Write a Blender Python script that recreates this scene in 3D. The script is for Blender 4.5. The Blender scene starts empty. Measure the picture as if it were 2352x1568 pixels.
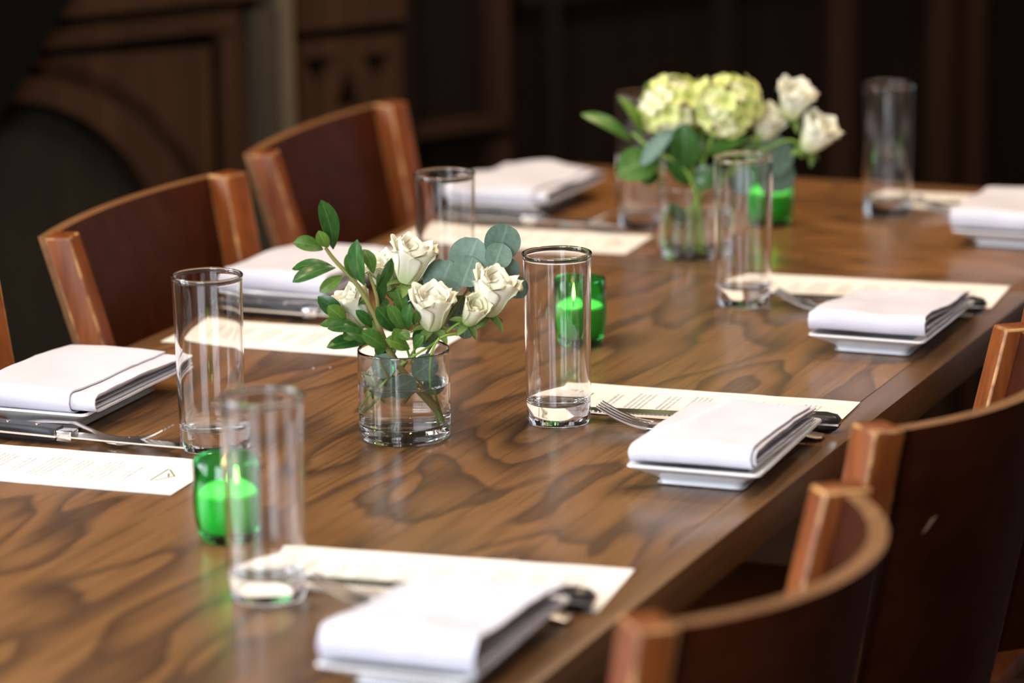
import bpy, bmesh, math, random
from mathutils import Vector, Matrix, noise

sc = bpy.context.scene
COL = sc.collection
PI = math.pi
TZ = 0.75                      # table-top height

# ------------------------------------------------------------------ camera
cam_d = bpy.data.cameras.new('camera')
cam = bpy.data.objects.new('camera', cam_d)
COL.objects.link(cam)
YAW, PITCH, ROLL = math.radians(23.598), math.radians(13.075), math.radians(-0.944)
fw = Vector((-math.sin(YAW) * math.cos(PITCH), math.cos(YAW) * math.cos(PITCH), -math.sin(PITCH)))
rt = Vector((math.cos(YAW), math.sin(YAW), 0))
up = rt.cross(fw)
r2 = rt * math.cos(ROLL) + up * math.sin(ROLL)
u2 = up * math.cos(ROLL) - rt * math.sin(ROLL)
mw = Matrix((r2, u2, -fw)).transposed().to_4x4()
mw.translation = Vector((0.8502, -2.5193, TZ + 0.7407))
cam.matrix_world = mw
cam_d.sensor_width = 36.0
cam_d.lens = 7601.67 / 2352 * 36.0
cam_d.clip_start = 0.05
cam_d.dof.use_dof = True
cam_d.dof.focus_distance = 2.95
cam_d.dof.aperture_fstop = 3.2
sc.camera = cam

# ------------------------------------------------------------------ world, light, exposure
sc.view_settings.view_transform = 'Standard'
sc.view_settings.look = 'None'
sc.view_settings.gamma = 1.0
sc.view_settings.use_curve_mapping = False
sc.view_settings.exposure = 0.5
sc.cycles.use_denoising = True
sc.cycles.use_adaptive_sampling = True
sc.cycles.adaptive_threshold = 0.02
sc.cycles.max_bounces = 24
sc.cycles.transmission_bounces = 24
sc.cycles.glossy_bounces = 18
sc.cycles.diffuse_bounces = 4
sc.cycles.transparent_max_bounces = 12
sc.cycles.sample_clamp_indirect = 4.0

world = bpy.data.worlds.new('world')
sc.world = world
world.use_nodes = True
world.node_tree.nodes['Background'].inputs[0].default_value = (0.75, 0.85, 1.0, 1)
world.node_tree.nodes['Background'].inputs[1].default_value = 0.6

def area_light(name, loc, target, w, h, power, color):
    d = bpy.data.lights.new(name, 'AREA')
    d.shape = 'RECTANGLE'
    d.size, d.size_y, d.energy, d.color = w, h, power, color
    o = bpy.data.objects.new(name, d)
    COL.objects.link(o)
    o.location = loc
    o.rotation_euler = (Vector(target) - Vector(loc)).to_track_quat('-Z', 'Y').to_euler()
    return o

# daylight entering through the two tall windows in the left wall, plus fill from a window added behind the camera
DAY = (0.86, 0.91, 1.0)
WIN_L = [(-1.20, 0.95), (-2.45, 0.95)]           # centre y, width
for i, (wy, ww) in enumerate(WIN_L):
    area_light('window_and_fill_light', (-2.66, wy, 1.75), (0, wy, 1.75), ww, 1.7, (72, 62)[i], DAY)
area_light('window_and_fill_light', (-0.1, -3.56, 1.75), (-0.1, 0, 1.75), 1.5, 1.7, 88, DAY)

# ------------------------------------------------------------------ material helpers
def nt(name):
    m = bpy.data.materials.new(name)
    m.use_nodes = True
    t = m.node_tree
    return m, t, t.nodes['Principled BSDF']

def plain(name, col, rough=0.5, **kw):
    m, t, b = nt(name)
    b.inputs['Base Color'].default_value = (*col, 1)
    b.inputs['Roughness'].default_value = rough
    for k, v in kw.items():
        b.inputs[k.replace('_', ' ')].default_value = v
    return m

def node(t, typ, **kw):
    n = t.nodes.new(typ)
    for k, v in kw.items():
        setattr(n, k, v)
    return n

def coords(t, scale, rot=(0, 0, 0), kind='Object'):
    tc = node(t, 'ShaderNodeTexCoord')
    mp = node(t, 'ShaderNodeMapping')
    mp.inputs['Scale'].default_value = scale
    mp.inputs['Rotation'].default_value = rot
    t.links.new(tc.outputs[kind], mp.inputs['Vector'])
    return mp.outputs[0]

def ntex(t, vec, scale, detail=4, rough=0.5, dist=0.0):
    n = node(t, 'ShaderNodeTexNoise')
    n.inputs['Scale'].default_value = scale
    n.inputs['Detail'].default_value = detail
    n.inputs['Roughness'].default_value = rough
    n.inputs['Distortion'].default_value = dist
    t.links.new(vec, n.inputs['Vector'])
    return n.outputs[0]

def ramp(t, fac, stops, interp='LINEAR'):
    r = node(t, 'ShaderNodeValToRGB')
    r.color_ramp.interpolation = interp
    el = r.color_ramp.elements
    while len(el) < len(stops):
        el.new(0.5)
    for e, (p, c) in zip(el, stops):
        e.position = p
        e.color = (*c, 1) if len(c) == 3 else c
    t.links.new(fac, r.inputs[0])
    return r.outputs[0]

def math_n(t, op, a, b=None):
    n = node(t, 'ShaderNodeMath', operation=op)
    for i, v in enumerate((a, b)):
        if v is None:
            continue
        if isinstance(v, (int, float)):
            n.inputs[i].default_value = v
        else:
            t.links.new(v, n.inputs[i])
    return n.outputs[0]

def mixc(t, fac, a, b, mode='MIX'):
    n = node(t, 'ShaderNodeMix', data_type='RGBA', blend_type=mode)
    for sock, v in ((n.inputs[0], fac), (n.inputs[6], a), (n.inputs[7], b)):
        if isinstance(v, (int, float)):
            sock.default_value = v
        elif isinstance(v, tuple):
            sock.default_value = (*v, 1)
        else:
            t.links.new(v, sock)
    return n.outputs[2]

def bump(t, b, h, strength, dist=0.001):
    n = node(t, 'ShaderNodeBump')
    n.inputs['Strength'].default_value = strength
    n.inputs['Distance'].default_value = dist
    t.links.new(h, n.inputs['Height'])
    t.links.new(n.outputs[0], b.inputs['Normal'])

def oak(name, light, mid, dark, along='y', rough=0.30, coat=0.22, bands=7.5, seed=0.0):
    """stained oak with cathedral figure: contour bands of a stretched noise field plus fine pores"""
    m, t, b = nt(name)
    s = (11.0, 3.0, 4.0) if along == 'y' else (3.0, 11.0, 4.0)
    v = coords(t, s)
    add = node(t, 'ShaderNodeVectorMath', operation='ADD')
    add.inputs[1].default_value = (seed, seed * 1.7, 0)
    t.links.new(v, add.inputs[0])
    v = add.outputs[0]
    field = ntex(t, v, 0.85, 2, 0.40, 0.3)
    fs_ = (70, 9, 10) if along == 'y' else (9, 70, 10)
    fine = ntex(t, coords(t, fs_), 1.0, 2, 0.5)
    f = math_n(t, 'ADD', math_n(t, 'MULTIPLY', field, bands), math_n(t, 'MULTIPLY', fine, 0.34))
    saw = math_n(t, 'FRACT', f)
    base = ramp(t, saw, [(0.0, dark), (0.14, tuple(0.5 * (p + q) for p, q in zip(dark, mid))), (0.30, mid), (0.55, light), (0.88, tuple(c * 1.04 for c in light)), (1.0, dark)])
    ps = (260, 7, 1) if along == 'y' else (7, 260, 1)
    pores = ntex(t, coords(t, ps), 1.0, 2, 0.5)
    pf = ramp(t, pores, [(0.36, (0.66, 0.66, 0.66)), (0.50, (1, 1, 1))])
    col = mixc(t, 1.0, base, pf, 'MULTIPLY')
    big = ntex(t, coords(t, (1, 1, 1)), 2.3, 3, 0.5)
    bf = ramp(t, big, [(0.3, (0.86, 0.86, 0.84)), (0.7, (1.08, 1.05, 1.02))])
    col = mixc(t, 1.0, col, bf, 'MULTIPLY')
    t.links.new(col, b.inputs['Base Color'])
    rr = ramp(t, ntex(t, coords(t, (1, 1, 1)), 14, 4, 0.6), [(0.3, (rough,) * 3), (0.7, (rough * 1.3,) * 3)])
    t.links.new(rr, b.inputs['Roughness'])
    b.inputs['Coat Weight'].default_value = coat
    b.inputs['Coat Roughness'].default_value = 0.20
    bump(t, b, pores, 0.05, 0.0002)
    return m

def grainwood(name, c1, c2, rough=0.35, along='z', coat=0.2, freq=60):
    m, t, b = nt(name)
    s = {'z': (freq, freq, 3.0), 'y': (freq, 3.0, freq), 'x': (3.0, freq, freq)}[along]
    g = ntex(t, coords(t, s), 1.0, 4, 0.6)
    col = ramp(t, g, [(0.3, c1), (0.7, c2)])
    t.links.new(col, b.inputs['Base Color'])
    b.inputs['Roughness'].default_value = rough
    b.inputs['Coat Weight'].default_value = coat
    b.inputs['Coat Roughness'].default_value = 0.2
    bump(t, b, g, 0.08, 0.0006)
    return m

M = {}
M['oak_near'] = oak('stained_oak', (0.215, 0.106, 0.040), (0.160, 0.080, 0.032), (0.084, 0.044, 0.022), 'y')
M['oak_far'] = oak('stained_oak_cross', (0.255, 0.118, 0.038), (0.20, 0.092, 0.031), (0.120, 0.057, 0.022), 'x', seed=3.1)
M['oak_edge'] = grainwood('oak_lipping', (0.112, 0.056, 0.023), (0.185, 0.092, 0.036), 0.32, 'y', 0.2, 110)
M['oak_edge_x'] = grainwood('oak_lipping_cross', (0.135, 0.066, 0.026), (0.235, 0.118, 0.045), 0.28, 'x', 0.3, 130)
M['table_leg'] = grainwood('dark_oak', (0.035, 0.018, 0.009), (0.07, 0.035, 0.016), 0.4)
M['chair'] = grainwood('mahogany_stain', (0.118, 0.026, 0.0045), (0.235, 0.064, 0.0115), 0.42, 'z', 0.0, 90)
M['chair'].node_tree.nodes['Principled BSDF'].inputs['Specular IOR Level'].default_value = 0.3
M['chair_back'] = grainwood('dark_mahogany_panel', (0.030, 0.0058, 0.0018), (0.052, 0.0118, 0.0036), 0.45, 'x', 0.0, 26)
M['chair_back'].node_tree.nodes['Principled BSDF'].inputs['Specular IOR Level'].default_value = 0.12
M['chair_edge'] = grainwood('plywood_edge', (0.16, 0.070, 0.024), (0.25, 0.115, 0.042), 0.4, 'y', 0.2, 90)
def worn_mat():
    m, t, b = nt('worn_bare_edge')
    n = ntex(t, coords(t, (1, 1, 1)), 22, 3, 0.6)
    t.links.new(ramp(t, n, [(0.42, (0.16, 0.05, 0.015)), (0.56, (0.50, 0.27, 0.09))]), b.inputs['Base Color'])
    b.inputs['Roughness'].default_value = 0.5
    return m
M['worn'] = worn_mat()
M['iron'] = plain('black_cast_iron', (0.012, 0.012, 0.012), 0.5, Metallic=0.6)
M['scuff'] = plain('scuff_mark', (0.42, 0.27, 0.16), 0.6)
M['glass'] = plain('clear_glass', (1, 1, 1), 0.0, Transmission_Weight=1.0, IOR=1.5)
M['water'] = plain('water', (0.985, 1.0, 0.99), 0.0, Transmission_Weight=1.0, IOR=1.333)
M['green_glass'] = plain('green_glass', (0.10, 0.76, 0.21), 0.02, Transmission_Weight=1.0, IOR=1.45)
M['wax'] = plain('candle_wax', (0.90, 0.92, 0.80), 0.55, Subsurface_Weight=0.8, Subsurface_Scale=0.012)
M['wick'] = plain('wick', (0.02, 0.015, 0.01), 0.9)
M['porcelain'] = plain('white_porcelain', (0.70, 0.71, 0.73), 0.12, Coat_Weight=0.4)
M['steel'] = plain('stainless_steel', (0.74, 0.72, 0.70), 0.22, Metallic=1.0)
M['black_handle'] = plain('black_plastic', (0.012, 0.012, 0.014), 0.30)
M['rivet'] = plain('rivet_metal', (0.5, 0.42, 0.36), 0.3, Metallic=1.0)
M['logo'] = plain('logo_ink', (0.17, 0.17, 0.05), 0.7)

def flame_mat():
    m, t, b = nt('candle_flame')
    b.inputs['Base Color'].default_value = (1, 0.7, 0.3, 1)
    b.inputs['Emission Color'].default_value = (1.0, 0.62, 0.22, 1)
    b.inputs['Emission Strength'].default_value = 75.0
    return m
M['flame'] = flame_mat()

def paper_mat():
    m, t, b = nt('cream_paper')
    g = ntex(t, coords(t, (1, 1, 1)), 90, 4, 0.6)
    t.links.new(ramp(t, g, [(0.3, (0.85, 0.835, 0.80)), (0.7, (0.88, 0.865, 0.83))]), b.inputs['Base Color'])
    b.inputs['Roughness'].default_value = 0.8
    return m
M['paper'] = paper_mat()
M['ink'] = plain('grey_ink', (0.54, 0.55, 0.58), 0.8)

def cloth_mat():
    m, t, b = nt('white_linen')
    w = ntex(t, coords(t, (1, 1, 1)), 900, 2, 0.5)
    w2 = ntex(t, coords(t, (1, 1, 1)), 25, 3, 0.5)
    t.links.new(ramp(t, w2, [(0.3, (0.585, 0.585, 0.665)), (0.7, (0.62, 0.62, 0.70))]), b.inputs['Base Color'])
    b.inputs['Roughness'].default_value = 0.9
    b.inputs['Sheen Weight'].default_value = 0.15
    bump(t, b, w, 0.10, 0.0004)
    return m
M['cloth'] = cloth_mat()

def leaf_mat(name, c1, c2, rib, rough=0.32, trans=0.25, veins=True):
    m, t, b = nt(name)
    n = ntex(t, coords(t, (1, 1, 1), kind='Generated'), 5, 4, 0.55)
    col = ramp(t, n, [(0.3, c1), (0.7, c2)])
    if veins:
        tc = node(t, 'ShaderNodeTexCoord')
        sx = node(t, 'ShaderNodeSeparateXYZ')
        t.links.new(tc.outputs['UV'], sx.inputs[0])
        d = math_n(t, 'ABSOLUTE', math_n(t, 'SUBTRACT', sx.outputs[0], 0.5))
        f = ramp(t, d, [(0.015, (1, 1, 1)), (0.05, (0, 0, 0))])
        col = mixc(t, f, col, rib)
    t.links.new(col, b.inputs['Base Color'])
    b.inputs['Roughness'].default_value = rough
    tr = node(t, 'ShaderNodeBsdfTranslucent')
    t.links.new(col, tr.inputs[0])
    ms = node(t, 'ShaderNodeMixShader')
    ms.inputs[0].default_value = trans
    t.links.new(b.outputs[0], ms.inputs[1])
    t.links.new(tr.outputs[0], ms.inputs[2])
    t.links.new(ms.outputs[0], t.nodes['Material Output'].inputs[0])
    return m
M['leaf_dark'] = leaf_mat('dark_green_leaf', (0.022, 0.088, 0.016), (0.048, 0.150, 0.026), (0.075, 0.19, 0.04), 0.26)
M['leaf_lime'] = leaf_mat('lime_green_leaf', (0.10, 0.23, 0.025), (0.17, 0.32, 0.045), (0.24, 0.38, 0.09), 0.38, 0.35)
M['leaf_mid'] = leaf_mat('mid_green_leaf', (0.050, 0.16, 0.022), (0.10, 0.235, 0.04), (0.15, 0.29, 0.07), 0.34, 0.3)
M['euca'] = leaf_mat('eucalyptus_leaf', (0.115, 0.215, 0.165), (0.185, 0.30, 0.235), (0.22, 0.335, 0.26), 0.55, 0.2)
M['stem'] = plain('green_stem', (0.20, 0.30, 0.055), 0.45)
M['branch'] = plain('olive_branch', (0.21, 0.20, 0.05), 0.5)
M['stem_bright'] = plain('fresh_cut_stem', (0.26, 0.46, 0.07), 0.4)
M['sepal'] = leaf_mat('sepal_green', (0.16, 0.29, 0.05), (0.27, 0.40, 0.11), (0.3, 0.4, 0.1), 0.5, 0.3, False)

def petal_mat(name, base, tip, trans=0.22):
    m, t, b = nt(name)
    tc = node(t, 'ShaderNodeTexCoord')
    sx = node(t, 'ShaderNodeSeparateXYZ')
    t.links.new(tc.outputs['UV'], sx.inputs[0])
    n = ntex(t, tc.outputs['UV'], 4, 3, 0.5)
    f = math_n(t, 'ADD', sx.outputs[1], math_n(t, 'MULTIPLY', math_n(t, 'SUBTRACT', n, 0.5), 0.5))
    col = ramp(t, f, [(0.1, base), (0.62, tip)])
    t.links.new(col, b.inputs['Base Color'])
    b.inputs['Roughness'].default_value = 0.6
    tr = node(t, 'ShaderNodeBsdfTranslucent')
    t.links.new(col, tr.inputs[0])
    ms = node(t, 'ShaderNodeMixShader')
    ms.inputs[0].default_value = trans
    t.links.new(b.outputs[0], ms.inputs[1])
    t.links.new(tr.outputs[0], ms.inputs[2])
    t.links.new(ms.outputs[0], t.nodes['Material Output'].inputs[0])
    return m
M['rose'] = petal_mat('white_rose_petal', (0.80, 0.87, 0.46), (0.965, 0.955, 0.80))
M['bud'] = petal_mat('greenish_bud_petal', (0.50, 0.64, 0.25), (0.90, 0.90, 0.66))
M['hyd_lime'] = petal_mat('lime_hydrangea_petal', (0.56, 0.68, 0.16), (0.80, 0.84, 0.34))
M['hyd_cream'] = petal_mat('cream_hydrangea_petal', (0.70, 0.77, 0.32), (0.93, 0.92, 0.64))

# room materials
def wallwood(name, c1, c2, rough=0.45):
    m = grainwood(name, c1, c2, 0.75, 'z', 0.0, 35)
    m.node_tree.nodes['Principled BSDF'].inputs['Specular IOR Level'].default_value = 0.15
    return m
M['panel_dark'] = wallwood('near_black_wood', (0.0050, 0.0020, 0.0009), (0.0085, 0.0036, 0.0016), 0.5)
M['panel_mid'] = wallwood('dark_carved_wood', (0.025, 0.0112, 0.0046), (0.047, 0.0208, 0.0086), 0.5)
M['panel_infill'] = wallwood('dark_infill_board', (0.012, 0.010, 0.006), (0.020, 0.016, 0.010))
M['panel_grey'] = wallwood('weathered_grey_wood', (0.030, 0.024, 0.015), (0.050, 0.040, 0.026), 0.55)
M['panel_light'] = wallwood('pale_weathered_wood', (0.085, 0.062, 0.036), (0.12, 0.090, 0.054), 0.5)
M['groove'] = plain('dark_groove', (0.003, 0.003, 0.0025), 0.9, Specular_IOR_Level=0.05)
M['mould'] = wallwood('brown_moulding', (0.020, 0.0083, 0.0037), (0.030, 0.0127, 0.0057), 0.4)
M['plaster'] = plain('dim_plaster', (0.30, 0.26, 0.21), 0.9)
M['tan_wall'] = plain('tan_wall_paint', (0.26, 0.21, 0.16), 0.9)
M['ceiling'] = plain('ceiling_paint', (0.72, 0.67, 0.60), 0.9)
M['frame'] = plain('window_frame_paint', (0.18, 0.12, 0.08), 0.5)
def floor_mat():
    m, t, b = nt('dark_floorboards')
    g = ntex(t, coords(t, (6, 60, 1)), 1, 4, 0.6)
    t.links.new(ramp(t, g, [(0.3, (0.018, 0.010, 0.006)), (0.7, (0.04, 0.022, 0.012))]), b.inputs['Base Color'])
    b.inputs['Roughness'].default_value = 0.4
    return m
M['floor'] = floor_mat()

# ------------------------------------------------------------------ mesh helpers
def link(o, parent=None):
    COL.objects.link(o)
    if parent is not None:
        o.parent = parent
    return o

def mesh_obj(name, verts, faces, mats, parent=None, smooth=True, sharp=40, uvs=None, midx=None):
    me = bpy.data.meshes.new(name)
    me.from_pydata([tuple(v) for v in verts], [], faces)
    if not isinstance(mats, (list, tuple)):
        mats = [mats]
    for m in mats:
        me.materials.append(m)
    if midx:
        for p, i in zip(me.polygons, midx):
            p.material_index = i
    if uvs:
        ul = me.uv_layers.new(name='UVMap')
        for l in me.loops:
            ul.data[l.index].uv = uvs[l.vertex_index]
    me.update()
    if smooth:
        me.polygons.foreach_set('use_smooth', [True] * len(me.polygons))
        if sharp:
            me.set_sharp_from_angle(angle=math.radians(sharp))
    return link(bpy.data.objects.new(name, me), parent)

def bm_obj(name, bm, mats, parent=None, smooth=False, sharp=35):
    me = bpy.data.meshes.new(name)
    bm.normal_update()
    bm.to_mesh(me)
    bm.free()
    if not isinstance(mats, (list, tuple)):
        mats = [mats]
    for m in mats:
        me.materials.append(m)
    if smooth:
        me.polygons.foreach_set('use_smooth', [True] * len(me.polygons))
        me.set_sharp_from_angle(angle=math.radians(sharp))
    return link(bpy.data.objects.new(name, me), parent)

def inst(me, name, parent=None, loc=(0, 0, 0), mat=None):
    o = bpy.data.objects.new(name, me)
    link(o, parent)
    if mat is not None:
        o.matrix_basis = mat
    else:
        o.location = loc
    return o

def tag(o, label=None, cat=None, group=None, kind=None):
    if label: o['label'] = label
    if cat: o['category'] = cat
    if group: o['group'] = group
    if kind: o['kind'] = kind
    return o

def empty(name, loc=(0, 0, 0), rz=0.0, label=None, cat=None, group=None, kind=None):
    o = bpy.data.objects.new(name, None)
    o.empty_display_size = 0.05
    COL.objects.link(o)
    o.location = loc
    o.rotation_euler = (0, 0, rz)
    return tag(o, label, cat, group, kind)

def copy_tree(o, parent=None):
    c = o.copy()
    COL.objects.link(c)
    c.parent = parent
    for ch in list(o.children):
        copy_tree(ch, c)
    return c

def box_bm(x0, x1, y0, y1, z0, z1, bev=0.0, seg=1):
    bm = bmesh.new()
    vs = [bm.verts.new((x, y, z)) for z in (z0, z1) for y in (y0, y1) for x in (x0, x1)]
    for f in ((0, 2, 3, 1), (4, 5, 7, 6), (0, 1, 5, 4), (2, 6, 7, 3), (0, 4, 6, 2), (1, 3, 7, 5)):
        bm.faces.new([vs[i] for i in f])
    if bev:
        bmesh.ops.bevel(bm, geom=list(bm.edges), offset=bev, segments=seg, affect='EDGES', profile=0.6)
    return bm

def box(name, x0, x1, y0, y1, z0, z1, mat, parent=None, bev=0.0, seg=1):
    return bm_obj(name, box_bm(x0, x1, y0, y1, z0, z1, bev, seg), mat, parent, smooth=bev > 0)

def lathe(name, prof, mat, parent=None, n=64, loc=(0, 0, 0), sharp=45):
    """revolve (r, z) points; r = 0 ends close the surface"""
    vs, fs, rings = [], [], []
    for r, z in prof:
        if r < 1e-6:
            rings.append([len(vs)]); vs.append((0, 0, z))
        else:
            k = len(vs)
            vs += [(r * math.cos(2 * PI * i / n), r * math.sin(2 * PI * i / n), z) for i in range(n)]
            rings.append(list(range(k, k + n)))
    for a, b in zip(rings, rings[1:]):
        for i in range(n):
            j = (i + 1) % n
            if len(a) == 1:
                fs.append((a[0], b[j], b[i]) if len(b) > 1 else None)
            elif len(b) == 1:
                fs.append((a[i], a[j], b[0]))
            else:
                fs.append((a[i], a[j], b[j], b[i]))
    o = mesh_obj(name, vs, [f for f in fs if f], mat, parent, True, sharp)
    o.location = loc
    return o

def tube_geo(path, radii, n=8, cap=True):
    vs, fs = [], []
    pts = [Vector(p) for p in path]
    prev = None
    for i, p in enumerate(pts):
        t = (pts[min(i + 1, len(pts) - 1)] - pts[max(i - 1, 0)]).normalized()
        if prev is None:
            a = t.cross(Vector((0.3, 0.2, 1)) if abs(t.z) < 0.9 else Vector((1, 0.1, 0))).normalized()
        else:
            a = (prev - t * prev.dot(t)).normalized()
        prev = a
        b = t.cross(a)
        r = radii[i] if isinstance(radii, (list, tuple)) else radii
        vs += [p + (a * math.cos(2 * PI * k / n) + b * math.sin(2 * PI * k / n)) * r for k in range(n)]
    for i in range(len(pts) - 1):
        for k in range(n):
            q = (k + 1) % n
            fs.append((i * n + k, i * n + q, (i + 1) * n + q, (i + 1) * n + k))
    if cap:
        fs.append(tuple(reversed(range(n))))
        fs.append(tuple(range((len(pts) - 1) * n, len(pts) * n)))
    return vs, fs

def smooth_path(pts, m=6):
    """Catmull-Rom through the points"""
    P = [Vector(p) for p in pts]
    P = [P[0] * 2 - P[1]] + P + [P[-1] * 2 - P[-2]]
    out = []
    for i in range(1, len(P) - 2):
        for k in range(m):
            s = k / m
            a, b, c, d = P[i - 1], P[i], P[i + 1], P[i + 2]
            out.append(0.5 * ((2 * b) + (c - a) * s + (2 * a - 5 * b + 4 * c - d) * s * s + (3 * b - a - 3 * c + d) * s ** 3))
    out.append(P[-2])
    return out

def tube(name, path, radii, mat, parent=None, n=8):
    v, f = tube_geo(path, radii, n)
    return mesh_obj(name, v, f, mat, parent)

def prism(name, outline, y0, y1, mat, parent=None, frame=None):
    """extrude a 2-D outline (a, b) between depth y0 and y1; frame maps (a, depth, b) to a point"""
    n = len(outline)
    vs = [(a, y, b) for y in (y0, y1) for a, b in outline]
    if frame:
        vs = [frame(*v) for v in vs]
    fs = [tuple(range(n)), tuple(reversed(range(n, 2 * n)))]
    fs += [(i, n + i, n + (i + 1) % n, (i + 1) % n) for i in range(n)]
    bm = bmesh.new()
    bv = [bm.verts.new(v) for v in vs]
    for f in fs:
        bm.faces.new([bv[i] for i in f])
    bmesh.ops.recalc_face_normals(bm, faces=list(bm.faces))
    return bm_obj(name, bm, mat, parent)

# ------------------------------------------------------------------ room shell
tag(box('floor', -3.2, 3.6, -3.7, 7.0, -0.05, 0.0, M['floor']), 'dark wooden floorboards under the tables', None, None, 'structure')
tag(box('ceiling', -3.2, 3.6, -3.7, 7.0, 3.0, 3.05, M['ceiling']), 'dim painted ceiling of the dining room', None, None, 'structure')
tag(box('wall_right', 3.5, 3.6, -3.7, 7.0, 0, 3, M['tan_wall']), 'dim plain wall beyond the right chairs', None, None, 'structure')

def wall_with_windows(name, axis, c0, c1, lo, hi, wins, z0, z1, label):
    """wall panels around window openings; axis 'x' = wall normal along x"""
    root = empty(name, (0, 0, 0), 0, label, None, None, 'structure')
    def part(a, b, za, zb):
        if axis == 'x':
            box('wall_panel', c0, c1, a, b, za, zb, M['plaster'], root)
        else:
            box('wall_panel', a, b, c0, c1, za, zb, M['plaster'], root)
    edges = sorted((c - w / 2, c + w / 2) for c, w in wins)
    part(lo, hi, 0, z0); part(lo, hi, z1, 3.0)
    x = lo
    for a, b in edges:
        part(x, a, z0, z1); x = b
    part(x, hi, z0, z1)
    return root

wall_with_windows('wall_left', 'x', -2.70, -2.60, -3.6, -0.55, WIN_L, 0.9, 2.6, 'plain wall with two tall windows left of the camera')
wall_with_windows('wall_front', 'y', -3.60, -3.50, -2.6, 3.5, [(-0.1, 1.5)], 0.9, 2.6, 'plain wall with an added fill window behind the camera')

def window(name, axis, c, centre, w, label):
    root = empty(name, (0, 0, 0), 0, label, None, None, 'structure')
    def bar(nm, a, b, za, zb, t=0.03):
        if axis == 'x': box(nm, c - t, c + t, a, b, za, zb, M['frame'], root)
        else: box(nm, a, b, c - t, c + t, za, zb, M['frame'], root)
    a, b = centre - w / 2, centre + w / 2
    bar('window_jamb', a, a + 0.05, 0.9, 2.6); bar('window_jamb', b - 0.05, b, 0.9, 2.6)
    bar('window_sill', a, b, 0.9, 0.95, 0.05); bar('window_head', a, b, 2.55, 2.6)
    bar('mullion', centre - 0.018, centre + 0.018, 0.95, 2.55, 0.018)
    bar('glazing_bar', a + 0.05, b - 0.05, 1.74, 1.77, 0.015)
for i, (wy, ww) in enumerate(WIN_L):
    window('window_%d' % (i + 1), 'x', -2.61, wy, ww, 'tall daylight window in the left wall')
window('window_3', 'y', -3.51, -0.1, 1.5, 'fill window added in the wall behind the camera')  # unseen window, added with its lamp to brighten the near settings

# old carved timber wall running obliquely behind the far chairs
WT, WN, WP = Vector((0.5, 0.866, 0)), Vector((0.866, -0.5, 0)), Vector((-2.6, -0.6, 0))
def wf(s, d, z):
    return WP + WT * s + WN * d + Vector((0, 0, z))
def rect(s0, s1, z0, z1):
    return [(s0, z0), (s1, z0), (s1, z1), (s0, z1)]
wall_b = empty('wall_back', (0, 0, 0), 0, 'dark carved timber wall behind the tables', None, None, 'structure')
def wp(name, outline, d0, d1, mat, label=None):
    o = prism(name, outline, d0, d1, M[mat], wall_b, wf)
    if label: o['label'] = label
    return o
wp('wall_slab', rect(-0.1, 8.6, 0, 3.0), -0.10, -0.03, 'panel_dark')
# left bay: weathered carved screen with an arch
wp('back_board', rect(1.9, 2.79, 0, 1.02), -0.03, -0.02, 'groove')
def arc(cx, cz, r, a0, a1, n=14, rz=None):
    return [(cx + r * math.cos(a0 + (a1 - a0) * i / n), cz + (rz or r) * math.sin(a0 + (a1 - a0) * i / n)) for i in range(n + 1)]
# arch band: quarter sweep from the crown (left) down to the springing (right)
AC = (2.12, 0.50)
outer = arc(*AC, 0.325, math.radians(88), math.radians(-5), 18, 0.345)
inner = arc(*AC, 0.262, math.radians(-5), math.radians(88), 18, 0.312)
wp('arch_band', outer + inner, -0.02, 0.020, 'panel_mid', 'brown curved arch band carved on the old wall')
sp = arc(*AC, 0.352, math.radians(82), math.radians(5), 16, 0.372)
wp('spandrel_panel', sp + [(2.455, 0.53), (2.455, 0.853), (2.17, 0.864)], -0.02, 0.006, 'panel_mid')
wp('arch_infill', arc(*AC, 0.255, math.radians(-5), math.radians(88), 16, 0.303) + [(1.9, 0.80), (1.9, 0.2), (2.37, 0.2)], -0.02, -0.012, 'panel_infill')
wp('top_rail', rect(1.9, 2.50, 0.876, 0.905), -0.02, 0.015, 'panel_mid')
wp('cornice', rect(1.9, 2.56, 0.918, 1.02), -0.02, 0.03, 'panel_mid')
wp('stile', rect(2.474, 2.512, 0.0, 0.878), -0.02, 0.010, 'panel_mid')
wp('post', rect(2.514, 2.548, 0.0, 0.90), -0.02, 0.035, 'panel_grey', 'grey weathered upright of the carved wall')
wp('post_bead', rect(2.550, 2.568, 0.0, 0.93), -0.02, 0.045, 'panel_light', 'pale worn bead on the carved wall upright')
wp('dark_shape', [(1.9, 0.70), (2.08, 0.78), (2.22, 0.96), (2.22, 1.02), (1.9, 1.02)], 0.02, 0.06, 'groove', 'dark slanted shape at the edge of the carved wall')  # near-black slanted slab standing in for an unidentified dark object
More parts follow.
